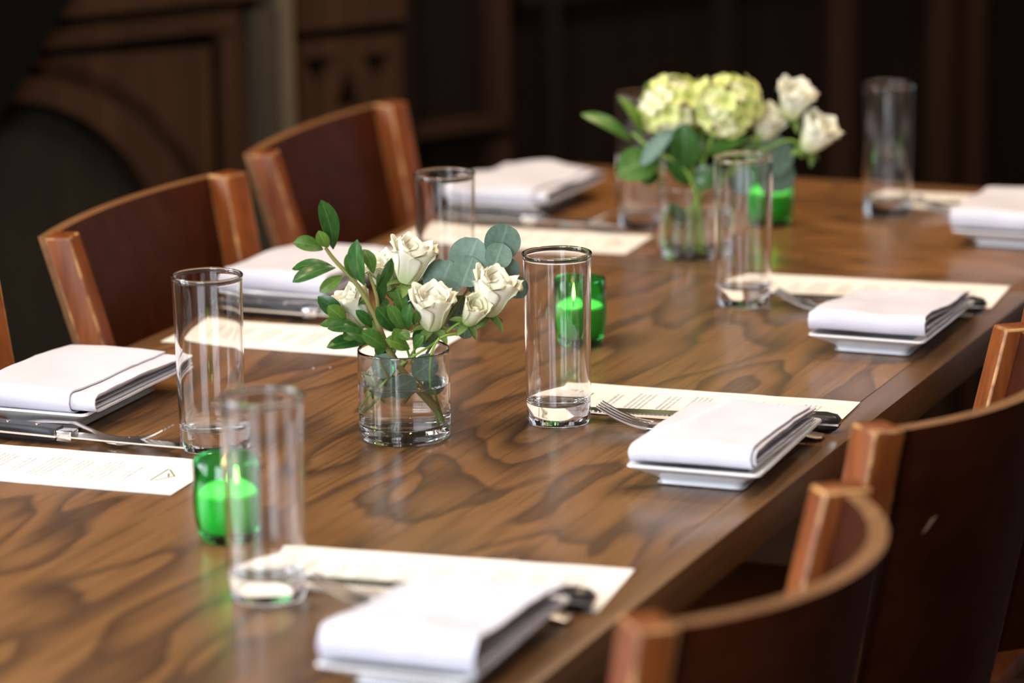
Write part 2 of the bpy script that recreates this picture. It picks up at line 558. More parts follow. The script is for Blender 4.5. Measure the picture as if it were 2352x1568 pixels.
# pierced panel: three triangular holes cut from the board
def pierced():
    holes = [[(2.606, 0.822), (2.662, 0.820), (2.630, 0.775)], [(2.706, 0.816), (2.760, 0.817), (2.738, 0.776)],
             [(2.682, 0.800), (2.702, 0.744), (2.658, 0.748)]]
    from mathutils.geometry import delaunay_2d_cdt
    out = [(2.572, 0.40), (2.776, 0.40), (2.776, 0.842), (2.572, 0.848)]
    vs = [Vector(p) for p in out]
    es = [(0, 1), (1, 2), (2, 3), (3, 0)]
    for h in holes:
        k = len(vs); vs += [Vector(p) for p in h]
        es += [(k, k + 1), (k + 1, k + 2), (k + 2, k)]
    for i in range(1, 8):                      # a few inner points for even triangles
        vs.append(Vector((2.572 + 0.2 * (i % 3 + 0.5) / 3, 0.45 + 0.04 * i)))
    r = delaunay_2d_cdt(vs, es, [], 0, 1e-5)
    def inside(p, h):
        s = [(h[(i + 1) % 3][0] - h[i][0]) * (p[1] - h[i][1]) - (h[(i + 1) % 3][1] - h[i][1]) * (p[0] - h[i][0]) for i in range(3)]
        return all(v > 0 for v in s) or all(v < 0 for v in s)
    bm = bmesh.new()
    bv = [bm.verts.new(wf(v.x, 0.012, v.y)) for v in r[0]]
    for f in r[2]:
        c = sum((r[0][i] for i in f), Vector((0, 0))) / len(f)
        if not any(inside(c, h) for h in holes):
            bm.faces.new([bv[i] for i in f])
    e = bmesh.ops.extrude_face_region(bm, geom=list(bm.faces))
    bmesh.ops.translate(bm, verts=[g for g in e['geom'] if isinstance(g, bmesh.types.BMVert)], vec=WN * -0.03)
    bmesh.ops.recalc_face_normals(bm, faces=list(bm.faces))
    o = bm_obj('pierced_panel', bm, M['panel_mid'], wall_b)
    o['label'] = 'carved board pierced by three triangular holes'
pierced()
wp('frieze_board', rect(2.572, 2.78, 0.862, 1.0), -0.02, 0.016, 'panel_mid')
# dark framed panelling to the right
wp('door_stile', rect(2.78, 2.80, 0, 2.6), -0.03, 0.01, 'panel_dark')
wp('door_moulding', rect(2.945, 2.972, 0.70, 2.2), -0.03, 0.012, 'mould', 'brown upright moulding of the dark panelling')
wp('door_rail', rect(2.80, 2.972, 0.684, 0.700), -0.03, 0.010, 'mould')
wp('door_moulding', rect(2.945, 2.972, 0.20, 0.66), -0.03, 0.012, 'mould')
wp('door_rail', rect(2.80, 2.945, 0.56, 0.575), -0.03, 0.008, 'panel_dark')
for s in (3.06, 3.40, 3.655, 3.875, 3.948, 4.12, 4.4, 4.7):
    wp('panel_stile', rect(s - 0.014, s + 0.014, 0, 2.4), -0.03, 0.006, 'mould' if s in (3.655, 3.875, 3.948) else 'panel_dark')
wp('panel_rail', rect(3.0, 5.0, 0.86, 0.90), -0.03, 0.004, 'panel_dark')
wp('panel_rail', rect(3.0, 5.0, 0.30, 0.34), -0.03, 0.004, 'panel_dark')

# ------------------------------------------------------------------ tables
TW = 0.779
def table(name, x0, x1, y0, y1, oakm, endm, peds, label):
    t = empty(name, ((x0 + x1) / 2, (y0 + y1) / 2, 0), 0, label, 'table', 'wooden dining tables set end to end')
    hx, hy, e = (x1 - x0) / 2, (y1 - y0) / 2, 0.030
    box('tabletop', -hx + e, hx - e, -hy + e, hy - e, TZ - 0.030, TZ, oakm, t)
    for s in (-1, 1):
        b = box_bm(min(s * hx, s * (hx - e)), max(s * hx, s * (hx - e)), -hy, hy, TZ - 0.034, TZ, 0.0015, 2)
        bm_obj('edge_lipping', b, M['oak_edge'], t, True)
        b = box_bm(-hx + e, hx - e, min(s * hy, s * (hy - e)), max(s * hy, s * (hy - e)), TZ - 0.034, TZ, 0.0015, 2)
        bm_obj('edge_lipping', b, endm, t, True)
    for s in (-1, 1):
        box('apron', s * (hx - 0.075) - 0.011, s * (hx - 0.075) + 0.011, -hy + 0.065, hy - 0.065, TZ - 0.075, TZ - 0.030, M['table_leg'], t)
        box('apron', -hx + 0.09, hx - 0.09, s * (hy - 0.075) - 0.011, s * (hy - 0.075) + 0.011, TZ - 0.075, TZ - 0.030, M['table_leg'], t)
    for py in peds:
        p = lathe('pedestal', [(0, 0), (0.068, 0), (0.070, 0.012), (0.045, 0.030), (0.034, 0.06), (0.034, TZ - 0.10), (0.045, TZ - 0.06), (0.062, TZ - 0.040), (0.062, TZ - 0.030), (0, TZ - 0.030)], M['iron'], t, 28)
        p.location = (0.035, py - (y0 + y1) / 2, 0)
    return t
table('dining_table', -TW, 0, -1.05, 0.792, M['oak_near'], M['oak_edge_x'], (-0.78, 0.70), 'long brown oak dining table nearer the camera with worn edges')
tf = table('dining_table', -TW, 0, 0.795, 1.352, M['oak_far'], M['oak_edge_x'], (1.21,), 'short brown oak table at the far end of the row')

# ------------------------------------------------------------------ chairs
def bevel_post(name, path, ax, sec, parent, worn=True):
    """rectangular bar swept along path; ax(i) gives the two section directions; bevelled edges show bare wood"""
    bm = bmesh.new()
    rings = []
    for i, p in enumerate(path):
        a, b = ax
        (a0, a1), (b0, b1) = sec
        rings.append([bm.verts.new(Vector(p) + a * u + b * v) for u, v in ((a0, b0), (a1, b0), (a1, b1), (a0, b1))])
    for r0, r1 in zip(rings, rings[1:]):
        for k in range(4):
            bm.faces.new((r0[k], r0[(k + 1) % 4], r1[(k + 1) % 4], r1[k]))
    bm.faces.new(rings[0]); bm.faces.new(list(reversed(rings[-1])))
    bmesh.ops.recalc_face_normals(bm, faces=list(bm.faces))
    es = [e for e in bm.edges if len(e.link_faces) == 2 and e.calc_face_angle(0) > 1.0]
    r = bmesh.ops.bevel(bm, geom=es, offset=0.0022, segments=2, affect='EDGES', profile=0.5)
    for f in r['faces']:
        f.material_index = 1
    return bm_obj(name, bm, [M['chair'], M['worn']], parent, True, 50)

def chair(loc, rz, h, sag, sec_t, sec_n, label, lean=0.21, taper=0.10, ztop=0.85, behind=0.0, group='worn curved-back wooden chairs'):
    """local +x points away from the table, y along the table edge"""
    c = empty('dining_chair', loc, rz, label, 'chair', group)
    th = 2 * math.atan2(sag, h)
    def arcpt(u, hh, sg):
        t2 = 2 * math.atan2(sg, hh)
        R = hh / math.sin(t2)
        a = u * t2
        return R * math.cos(a) - R * math.cos(t2), R * math.sin(a), a
    for s in (-1, 1):
        tang = Vector((math.sin(th), -s * math.cos(th), 0))      # from this end towards the middle
        nrm = Vector((math.cos(th), s * math.sin(th), 0))        # outward
        path = [(0, s * h, ztop + 0.003), (-lean * 0.20, s * (h - taper * 0.2), ztop - 0.20),
                (-lean * 0.40, s * (h - taper * 0.4), ztop - 0.40), (-lean * 0.40 + 0.03, s * (h - taper * 0.4), 0.22),
                (-lean * 0.40 + 0.09, s * (h - taper * 0.4), 0.0)]
        bevel_post('back_post', path, (tang, nrm), (sec_t, sec_n), c)
    # curved plywood back
    na, nz, zb, T = 28, 8, ztop - 0.36, 0.0135
    vs, fs, mi = [], [], []
    def vid(k, i, j): return (k * (nz + 1) + j) * (na + 1) + i
    for k in (0, 1):
        for j in range(nz + 1):
            z = ztop - (ztop - zb) * j / nz
            dz = ztop - z
            hh, sg = h - taper * dz, sag * (1 + 0.05 * dz / 0.36)
            for i in range(na + 1):
                u = -1 + 2 * i / na
                x, y, a = arcpt(u, hh, sg)
                off = behind + (T / 2 if k else -T / 2)
                vs.append((x - lean * dz + off * math.cos(a), y + off * math.sin(a), z))
    for j in range(nz):
        for i in range(na):
            fs.append((vid(0, i, j), vid(0, i + 1, j), vid(0, i + 1, j + 1), vid(0, i, j + 1))); mi.append(0)
            fs.append((vid(1, i, j), vid(1, i, j + 1), vid(1, i + 1, j + 1), vid(1, i + 1, j))); mi.append(0)
    for i in range(na):
        fs.append((vid(0, i, 0), vid(1, i, 0), vid(1, i + 1, 0), vid(0, i + 1, 0))); mi.append(1)
        fs.append((vid(0, i, nz), vid(0, i + 1, nz), vid(1, i + 1, nz), vid(1, i, nz))); mi.append(1)
    for j in range(nz):
        fs.append((vid(0, 0, j), vid(0, 0, j + 1), vid(1, 0, j + 1), vid(1, 0, j))); mi.append(1)
        fs.append((vid(0, na, j), vid(1, na, j), vid(1, na, j + 1), vid(0, na, j + 1))); mi.append(1)
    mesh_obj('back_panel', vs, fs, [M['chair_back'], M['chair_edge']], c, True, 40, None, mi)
    # seat, front legs, stretchers
    xs = -lean * 0.40
    bm_obj('seat', box_bm(xs - 0.35, xs + 0.02, -h + 0.012, h - 0.012, 0.435, 0.457, 0.006, 2), M['chair'], c, True)
    for s in (-1, 1):
        bm_obj('front_leg', box_bm(xs - 0.335, xs - 0.300, s * (h - 0.04) - 0.018, s * (h - 0.04) + 0.018, 0, 0.436, 0.003), M['chair'], c, True)
        box('seat_rail', xs - 0.33, xs + 0.01, s * (h - 0.05) - 0.010, s * (h - 0.05) + 0.010, 0.375, 0.436, M['chair'], c)
    box('stretcher', xs - 0.325, xs - 0.305, -h + 0.05, h - 0.05, 0.18, 0.21, M['chair'], c)
    return c

RS = dict(sec_t=(-0.020, 0.007), sec_n=(-0.021, 0.016))
c = chair((0.152, -0.512, 0), -0.05, 0.166, 0.068, label='dark wooden chair with deep curved back at the bottom right corner', **RS)
c = chair((0.140, 0.014, 0), -0.03, 0.182, 0.068, label='dark wooden chair with a pale scuff on its curved back', **RS)
mesh_obj('scuff_mark', [(0.01459, -0.14306, 0.7575), (0.01859, -0.13796, 0.7615), (0.02439, -0.13202, 0.7715), (0.0208, -0.13711, 0.7695)], [(0, 1, 2, 3)], M['scuff'], [o for o in c.children if o.name.startswith('back_panel')][0])
chair((0.135, 0.530, 0), 0.0, 0.178, 0.068, label='dark wooden chair cut off at the right edge, only its leg in view', **RS)
LS = dict(sec_t=(-0.020, 0.016), sec_n=(-0.022, 0.004), behind=0.009, taper=0.13, ztop=0.86, lean=0.24)
chair((-0.850, -0.100, 0), PI, 0.185, 0.022, label='wooden chair at the left edge, only one back post in view', **LS)
chair((-0.848, 0.414, 0), PI + 0.02, 0.179, 0.022, label='wooden chair with bare pale post edge behind the nearer left place setting', **LS)
chair((-0.884, 0.907, 0), PI + 0.05, 0.183, 0.018, label='reddish wooden chair farthest back on the left, before the carved wall', **LS)

# ------------------------------------------------------------------ glassware
def glass_mesh():
    H, R, r0, w = 0.155, 0.0305, 0.0285, 0.0013
    prof = [(0, 0.0012), (r0 * 0.80, 0.0012), (r0 * 0.86, 0.0), (r0 * 0.94, 0.0004), (r0, 0.005), (r0 + 0.0002, 0.018)]
    for k in range(1, 9):
        z = 0.018 + (H - 0.006 - 0.018) * k / 8
        prof.append((r0 + 0.0002 + (R - r0 - 0.0002) * k / 8, z))
    prof.insert(-1, (R - 0.00005, H - 0.0085)); prof.insert(7, (r0 + 0.0003, 0.0205)); prof.insert(6, (r0 + 0.0003, 0.0188))
    # rolled rim: a round bead slightly proud of the wall on both sides
    br, bc = 0.00155, (R - w / 2 - 0.0001, H - 0.00155)
    prof += [(R, H - 0.0042)]
    for k in range(17):
        a = math.radians(-48 + 276 * k / 16)
        prof.append((bc[0] + br * math.cos(a), bc[1] + br * math.sin(a)))
    prof += [(R - w, H - 0.0042)]
    prof += [(R - w, H - 0.0048)]
    for k in range(0, 9):
        z = H - 0.0075 - (H - 0.0075 - 0.026) * k / 8
        prof.append((R - w - (R - r0) * k / 8, z))
    prof += [(r0 - w - 0.0001, 0.0235), (r0 - w - 0.001, 0.0205), (r0 - 0.006, 0.0185), (r0 - 0.012, 0.0178), (0, 0.0175)]
    return prof
G_PROF = glass_mesh()
glasses = [
    (-0.2642, -0.4297, 'tall clear glass nearest the camera, standing before the bright green candle'),
    (-0.5101, -0.0611, 'tall clear glass beside the left fork tips and folded napkin'),
    (-0.2605, 0.1253, 'sharp tall clear glass between the front vase and the fork'),
    (-0.5204, 0.4551, 'tall clear glass behind the front bouquet'),
    (-0.2687, 0.6415, 'tall clear glass in front of the far vase'),
    (-0.5180, 0.9960, 'blurred tall glass half hidden left of the far vase'),
    (-0.2704, 1.1519, 'blurred tall glass at the far end of the table on the right'),
]
g0 = None
for gx, gy, lab in glasses:
    if g0 is None:
        g0 = lathe('drinking_glass', G_PROF, M['glass'], n=72)
        o = g0
    else:
        o = g0.copy(); COL.objects.link(o)
    o.location = (gx, gy, TZ + 0.0003)
    tag(o, lab, 'glass', 'tall straight water glasses')

VR, VH = 0.0405, 0.0805
def vase(x, y, label, level):
    v = empty('glass_vase', (x, y, TZ + 0.0003), 0, label, 'vase', 'short cylinder vases with flowers')
    w, R = 0.0016, VR
    prof = [(0, 0.0012), (R * 0.86, 0.0012), (R * 0.92, 0.0), (R - 0.0006, 0.0022), (R, 0.006), (R, 0.0072), (R, VH - 0.0034), (R, VH - 0.0016), (R - 0.0004, VH - 0.0004), (R - w / 2, VH),
            (R - w + 0.0003, VH - 0.0004), (R - w, VH - 0.0016), (R - w, VH - 0.0034), (R - w, 0.0190), (R - w, 0.017), (R - w - 0.002, 0.0135), (R - 0.012, 0.0125), (0, 0.0122)]
    lathe('vase_body', prof, M['glass'], v, 80)
    r = R - w + 0.0002
    lathe('water', [(0, 0.0120), (R - 0.012, 0.0123), (r - 0.0025, 0.0133), (r, 0.017), (r, 0.0185), (r, level - 0.001), (r, level + 0.0008), (r - 0.0012, level), (0, level)], M['water'], v, 80)
    return v
V1 = (-0.368, 0.031)
V2 = (-0.402, 0.859)
vase(*V1, 'short clear glass vase in focus holding roses and leaves', 0.049)
vase(*V2, 'blurred short glass vase holding the hydrangea bunch', 0.050)

def candle(x, y, label, label2, label3):
    H, R = 0.066, 0.0268
    h = lathe('candle_holder', [(0, 0.0), (0.0195, 0.0), (0.0215, 0.001), (0.0242, 0.008), (0.0262, 0.018), (R, 0.030), (0.0266, 0.045), (0.0258, H - 0.001), (0.0252, H),
              (0.0240, H - 0.001), (0.0245, 0.045), (0.0247, 0.030), (0.0240, 0.018), (0.0222, 0.0095), (0.018, 0.0075), (0, 0.0075)], M['green_glass'], n=64, loc=(x, y, TZ + 0.0003))
    tag(h, label, 'candle holder', 'green glass votive holders')
    c = empty('candle', (x, y, TZ + 0.0082), 0, label2, 'candle', 'lit candles')
    lathe('wax', [(0, 0), (0.0175, 0), (0.0212, 0.004), (0.0236, 0.014), (0.0240, 0.030), (0.0225, 0.0315), (0.012, 0.0290), (0, 0.0285)], M['wax'], c, 48)
    tube('wick', [(0, 0, 0.027), (0.0004, 0, 0.033), (0.0012, 0.0004, 0.0365)], 0.0006, M['wick'], c, 6)
    lathe('flame', [(0, 0.0345), (0.0016, 0.036), (0.0024, 0.039), (0.0020, 0.043), (0.0009, 0.047), (0, 0.050)], M['flame'], c, 16, (0.001, 0, 0))
    return c
candle(-0.3650, -0.3045, 'bright green glass candle holder behind the nearest glass', 'lit candle glowing in the nearest green holder', '')
candle(-0.3590, 0.4155, 'dark green glass candle holder behind the sharp tall glass', 'lit candle in the middle green holder', '')
candle(-0.3800, 1.0520, 'blurred green glass candle holder under the far bouquet', 'candle in the far green holder', '')

# ------------------------------------------------------------------ place settings
def rrect(hx, hy, r, n=5):
    pts = []
    for cx, cy, a0 in ((hx - r, hy - r, 0), (-hx + r, hy - r, PI / 2), (-hx + r, -hy + r, PI), (hx - r, -hy + r, 1.5 * PI)):
        pts += [(cx + r * math.cos(a0 + PI / 2 * k / n), cy + r * math.sin(a0 + PI / 2 * k / n)) for k in range(n + 1)]
    return pts
def plate_mesh():
    HX, HY = 0.058, 0.0985
    lv = [(-0.020, 0.0012, 0.006), (-0.0235, 0.0, 0.006), (-0.0225, 0.0036, 0.007), (-0.0185, 0.0070, 0.008), (-0.010, 0.0125, 0.008), (-0.002, 0.0172, 0.007), (0.0, 0.0188, 0.006), (-0.0006, 0.0204, 0.006),
          (-0.003, 0.0206, 0.006), (-0.008, 0.0175, 0.008), (-0.016, 0.0120, 0.010), (-0.022, 0.0080, 0.011), (-0.028, 0.0066, 0.011)]
    vs, fs = [], []
    for off, z, r in lv:
        vs += [(a, b, z) for a, b in rrect(HX + off, HY + off, r)]
    n = 24
    for k in range(len(lv) - 1):
        for i in range(n):
            j = (i + 1) % n
            fs.append((k * n + i, k * n + j, (k + 1) * n + j, (k + 1) * n + i))
    fs.append(tuple(reversed(range(n))))
    fs.append(tuple(range((len(lv) - 1) * n, len(lv) * n)))
    o = mesh_obj('side_plate', vs, fs, M['porcelain'], None, True, 50)
    return o

def napkin(seed, hx, y0, y1, z0, z1, layers, fold=None, wave=0.002, crease=None, puff=0.0, skew=0.0, far=0.7, xo=0.0):
    """one cloth folded over at its near side: nested U-shaped layers seen edge-on at the open sides"""
    rnd = random.Random(seed)
    T = 0.0016
    verts, faces = [], []
    NX = 26
    zc = (z0 + z1) / 2
    def disp(x, y):
        n = noise.noise(Vector((x * 17 + seed * 3.1, y * 13, seed * 1.7))) * wave
        n += noise.noise(Vector((x * 45 + seed, y * 40, seed * 0.7))) * wave * 0.18
        if crease:
            for cx, slope, amp, wid in crease:
                n += amp * math.tanh((x - cx - slope * y) / wid)
        sag = -0.0032 * max(0.0, 1 - ((y - (y0 + y1) / 2) / (0.45 * (y1 - y0))) ** 2) * (1 - (x / hx) ** 2)
        return n + sag
    for k in range(layers):
        f = 1 - k / layers
        half = max((z1 - z0) / 2 * f, 0.0012)
        yn = y0 + (1 - f) * (z1 - z0) * 0.6
        yf = y1 - rnd.uniform(0.0, 0.006)
        xa, xb = -hx + rnd.uniform(-0.002, 0.002), hx + rnd.uniform(-0.003, 0.002)
        if fold and k == 0:
            xb -= fold
        if fold and k == 1:
            xb += 0.004
        prof = []
        m = 16
        for i in range(m + 1):
            prof.append((yf + (yn + half - yf) * i / m, half))
        for i in range(1, 10):
            a = PI / 2 + PI * i / 10
            prof.append((yn + half + half * math.cos(a) * 1.0, half * math.sin(a)))
        for i in range(m + 1):
            prof.append((yn + half + (yf - yn - half) * i / m, -half))
        # normals for thickness
        P = len(prof)
        base = len(verts)
        for side in (0, 1):
            for i, (y, z) in enumerate(prof):
                a, b = prof[max(i - 1, 0)], prof[min(i + 1, P - 1)]
                ty, tz = b[0] - a[0], b[1] - a[1]
                L = math.hypot(ty, tz) or 1
                ny, nz_ = tz / L, -ty / L
                off = T / 2 if side == 0 else -T / 2
                for q in range(NX + 1):
                    u = q / NX
                    x = xa + (xb - xa) * u
                    e = 1.0
                    yy, zz = y - ny * off * -1, z - nz_ * off * -1
                    edge = min(u, 1 - u)
                    pf = 1 + puff * math.sin(PI * min(max((yy - y0) / (y1 - y0), 0), 1)) * (0.6 + 0.4 * math.sin(PI * u))
                    tp = min(max((yy - y0) / (y1 - y0), 0), 1)
                    pf *= 1 - (1 - far) * tp
                    drop = -(z1 - z0) / 2 * (1 - far) * tp
                    lift = drop + disp(x, yy) * (0.25 + 0.75 * (z / half * 0.5 + 0.5))
                    verts.append((x + xo + skew * yy + 0.0012 * noise.noise(Vector((yy * 60, z * 300, seed + k))), yy + 0.0010 * noise.noise(Vector((x * 40, k, seed))), zc + zz * pf + lift))
        W = NX + 1
        def vid(side, i, q): return base + (side * P + i) * W + q
        for i in range(P - 1):
            for q in range(NX):
                faces.append((vid(0, i, q), vid(0, i + 1, q), vid(0, i + 1, q + 1), vid(0, i, q + 1)))
                faces.append((vid(1, i, q), vid(1, i, q + 1), vid(1, i + 1, q + 1), vid(1, i + 1, q)))
            faces.append((vid(0, i, 0), vid(1, i, 0), vid(1, i + 1, 0), vid(0, i + 1, 0)))
            faces.append((vid(0, i, NX), vid(0, i + 1, NX), vid(1, i + 1, NX), vid(1, i, NX)))
        for q in range(NX):
            faces.append((vid(0, 0, q), vid(0, 0, q + 1), vid(1, 0, q + 1), vid(1, 0, q)))
            faces.append((vid(0, P - 1, q), vid(1, P - 1, q), vid(1, P - 1, q + 1), vid(0, P - 1, q + 1)))
    bm = bmesh.new()
    bv = [bm.verts.new(v) for v in verts]
    for f in faces:
        bm.faces.new([bv[i] for i in f])
    bmesh.ops.recalc_face_normals(bm, faces=list(bm.faces))
    return bm_obj('folded_napkin', bm, M['cloth'], None, True, 60)

def fork_proto():
    f = empty('fork', (0, 0, 0))
    # long axis: +x handle end, -x tines; x from -0.105 to 0.09
    st = [(0.092, 0.0075, 0.0030), (0.088, 0.0098, 0.0030), (0.060, 0.0092, 0.0070), (0.020, 0.0066, 0.0130), (-0.015, 0.0042, 0.0145), (-0.035, 0.0038, 0.0085),
          (-0.043, 0.0062, 0.0055), (-0.049, 0.0098, 0.0038), (-0.056, 0.0118, 0.0030), (-0.066, 0.0122, 0.0032)]
    vs, fs = [], []
    t = 0.0012
    for x, w, z in st:
        vs += [(x, -w, z + t * 0.4), (x, -w * 0.5, z + t), (x, w * 0.5, z + t), (x, w, z + t * 0.4), (x, w, z - t * 0.4), (x, w * 0.5, z - t), (x, -w * 0.5, z - t), (x, -w, z - t * 0.4)]
    for i in range(len(st) - 1):
        for k in range(8):
            q = (k + 1) % 8
            fs.append((i * 8 + k, i * 8 + q, (i + 1) * 8 + q, (i + 1) * 8 + k))
    fs.append(tuple(range(8))); fs.append(tuple(reversed(range((len(st) - 1) * 8, len(st) * 8))))
    bm = bmesh.new()
    bv = [bm.verts.new(v) for v in vs]
    for q in fs: bm.faces.new([bv[i] for i in q])
    bmesh.ops.recalc_face_normals(bm, faces=list(bm.faces))
    bm_obj('handle', bm, M['steel'], f, True, 50)
    for k in range(4):
        yc = -0.0102 + 0.0068 * k
        path, n = [], 9
        vs, fs = [], []
        for i in range(n + 1):
            u = i / n
            x = -0.064 - 0.047 * u
            z = 0.0031 + 0.0165 * u ** 1.7
            w = 0.0021 * (1 - 0.55 * u)
            h = 0.0012 * (1 - 0.4 * u)
            y = yc * (1 - 0.05 * u)
            vs += [(x, y - w, z - h), (x, y - w, z + h), (x, y + w, z + h), (x, y + w, z - h)]
        for i in range(n):
            for q in range(4):
                fs.append((i * 4 + q, i * 4 + (q + 1) % 4, (i + 1) * 4 + (q + 1) % 4, (i + 1) * 4 + q))
        fs += [(3, 2, 1, 0), (n * 4, n * 4 + 1, n * 4 + 2, n * 4 + 3)]
        mesh_obj('tine', vs, fs, M['steel'], f, True, 50)
    return f

def knife_proto():
    k = empty('steak_knife', (0, 0, 0))
    # handle at +x, blade towards -x, cutting edge towards -y (local)
    st = [(0.108, 0.0060, 0.0035), (0.105, 0.0088, 0.0060), (0.095, 0.0100, 0.0075), (0.060, 0.0088, 0.0072), (0.020, 0.0082, 0.0070), (0.006, 0.0090, 0.0068), (0.0, 0.0088, 0.0062)]
    vs, fs = [], []
    zc = 0.0078
    for x, w, h in st:
        vs += [(x, w * c0, zc + h * s0) for c0, s0 in ((-1, -.55), (-1, .55), (-.7, 1), (.7, 1), (1, .55), (1, -.55), (.7, -1), (-.7, -1))]
    for i in range(len(st) - 1):
        for q in range(8):
            fs.append((i * 8 + q, i * 8 + (q + 1) % 8, (i + 1) * 8 + (q + 1) % 8, (i + 1) * 8 + q))
    fs.append(tuple(range(8))); fs.append(tuple(reversed(range((len(st) - 1) * 8, len(st) * 8))))
    bm = bmesh.new()
    bv = [bm.verts.new(v) for v in vs]
    for q in fs: bm.faces.new([bv[i] for i in q])
    bmesh.ops.recalc_face_normals(bm, faces=list(bm.faces))
    hd = bm_obj('handle', bm, M['black_handle'], k, True, 40)
    box('tang', -0.002, 0.1085, -0.0104, 0.0104, zc - 0.0009, zc + 0.0009, M['steel'], k)
    for x in (0.022, 0.052, 0.085):
        lathe('rivet', [(0, 0.0078), (0.0021, 0.0078), (0.0024, 0.0073), (0.0024, 0.006)], M['rivet'], hd, 14, (x, 0, zc))
    bm_obj('bolster', box_bm(-0.016, 0.001, -0.0070, 0.0070, zc - 0.0050, zc + 0.0050, 0.002, 2), M['steel'], k, True)
    # blade: spine at +y, serrated edge at -y
    top, bot = [], []
    L0, L1 = -0.013, -0.128
    n = 58
    outline = []
    for i in range(n + 1):
        u = i / n
        x = L0 + (L1 - L0) * u
        e = -0.0085 + (0.0012 if i % 2 else 0.0) * (1 if u > 0.12 else 0)
        e += 0.013 * max(0, (u - 0.82) / 0.18) ** 2
        outline.append((x, e))
    for i in range(14, -1, -1):
        u = i / 14
        outline.append((L0 + (L1 - L0) * u, 0.0078 - 0.0033 * u ** 2))
    bm = bmesh.new()
    a = [bm.verts.new((x, y, zc - 0.0007)) for x, y in outline]
    b = [bm.verts.new((x, y, zc + 0.0007)) for x, y in outline]
    bm.faces.new(a); bm.faces.new(list(reversed(b)))
    m = len(outline)
    for i in range(m):
        bm.faces.new((a[i], a[(i + 1) % m], b[(i + 1) % m], b[i]))
    bmesh.ops.recalc_face_normals(bm, faces=list(bm.faces))
    bm_obj('serrated_blade', bm, M['steel'], k, False)
    return k

def menu_proto():
    HX, HY = 0.140, 0.054
    m = empty('menu_card', (0, 0, 0))
    vs, fs = [], []
    NX, NY = 14, 4
    def zz(u, v): return 0.0004 + 0.0010 * abs(noise.noise(Vector((u * 2.2, v * 1.1, 4.2)))) * (0.4 + abs(u))
    for s in (0, 1):
        for j in range(NY + 1):
            for i in range(NX + 1):
                u, v = -1 + 2 * i / NX, -1 + 2 * j / NY
                vs.append((u * HX, v * HY, zz(u, v) + (0.0003 if s else 0)))
    def vid(s, i, j): return (s * (NY + 1) + j) * (NX + 1) + i
    for j in range(NY):
        for i in range(NX):
            fs.append((vid(1, i, j), vid(1, i + 1, j), vid(1, i + 1, j + 1), vid(1, i, j + 1)))
            fs.append((vid(0, i, j), vid(0, i, j + 1), vid(0, i + 1, j + 1), vid(0, i + 1, j)))
    for i in range(NX):
        fs.append((vid(0, i, 0), vid(0, i + 1, 0), vid(1, i + 1, 0), vid(1, i, 0)))
        fs.append((vid(0, i + 1, NY), vid(0, i, NY), vid(1, i, NY), vid(1, i + 1, NY)))
    for j in range(NY):
        fs.append((vid(0, 0, j + 1), vid(0, 0, j), vid(1, 0, j), vid(1, 0, j + 1)))
        fs.append((vid(0, NX, j), vid(0, NX, j + 1), vid(1, NX, j + 1), vid(1, NX, j)))
    pm = mesh_obj('paper', vs, fs, M['paper'], m)
    # blurred print: blocks of short word strokes, lines running across the narrow width
    rnd = random.Random(5)
    vs, fs = [], []
    def stroke(x, ya, yb, w):
        k = len(vs)
        z = zz(x / HX, (ya + yb) / 2 / HY) + 0.0006
        vs.extend([(x - w, ya, z), (x + w, ya, z), (x + w, yb, z), (x - w, yb, z)])
        fs.append((k, k + 1, k + 2, k + 3))
    x = -0.080
    for nl, half in ((2, 0.020), (4, 0.030), (3, 0.026), (4, 0.031), (2, 0.022), (4, 0.030), (3, 0.027), (4, 0.031)):
        for l in range(nl):
            y = -half * rnd.uniform(0.8, 1)
            while y < half * 0.9:
                w = rnd.uniform(0.004, 0.011)
                stroke(x, y, min(y + w, half), 0.00075 if l else 0.0010)
                y += w + 0.0016
            x += 0.0048
        x += 0.010
        if x > 0.125: break
    mesh_obj('printed_text', vs, fs, M['ink'], pm, False)
    vs, fs = [], []
    # emblem at the head of the card: a low peaked outline over a base line
    def seg(a, b, w):
        a, b = Vector((*a, 0)), Vector((*b, 0))
        n = (b - a).normalized().cross(Vector((0, 0, 1))) * w
        k = len(vs)
        vs.extend([(p.x, p.y, zz(p.x / HX, p.y / HY) + 0.0006) for p in (a + n, b + n, b - n, a - n)])
        fs.append((k, k + 1, k + 2, k + 3))
    seg((-0.106, -0.017), (-0.119, 0.001), 0.0007); seg((-0.119, -0.001), (-0.108, 0.017), 0.0007); seg((-0.104, -0.019), (-0.104, 0.019), 0.0006)
    seg((-0.110, -0.006), (-0.114, 0.003), 0.0008)
    mesh_obj('printed_emblem', vs, fs, M['logo'], pm, False)
    return m

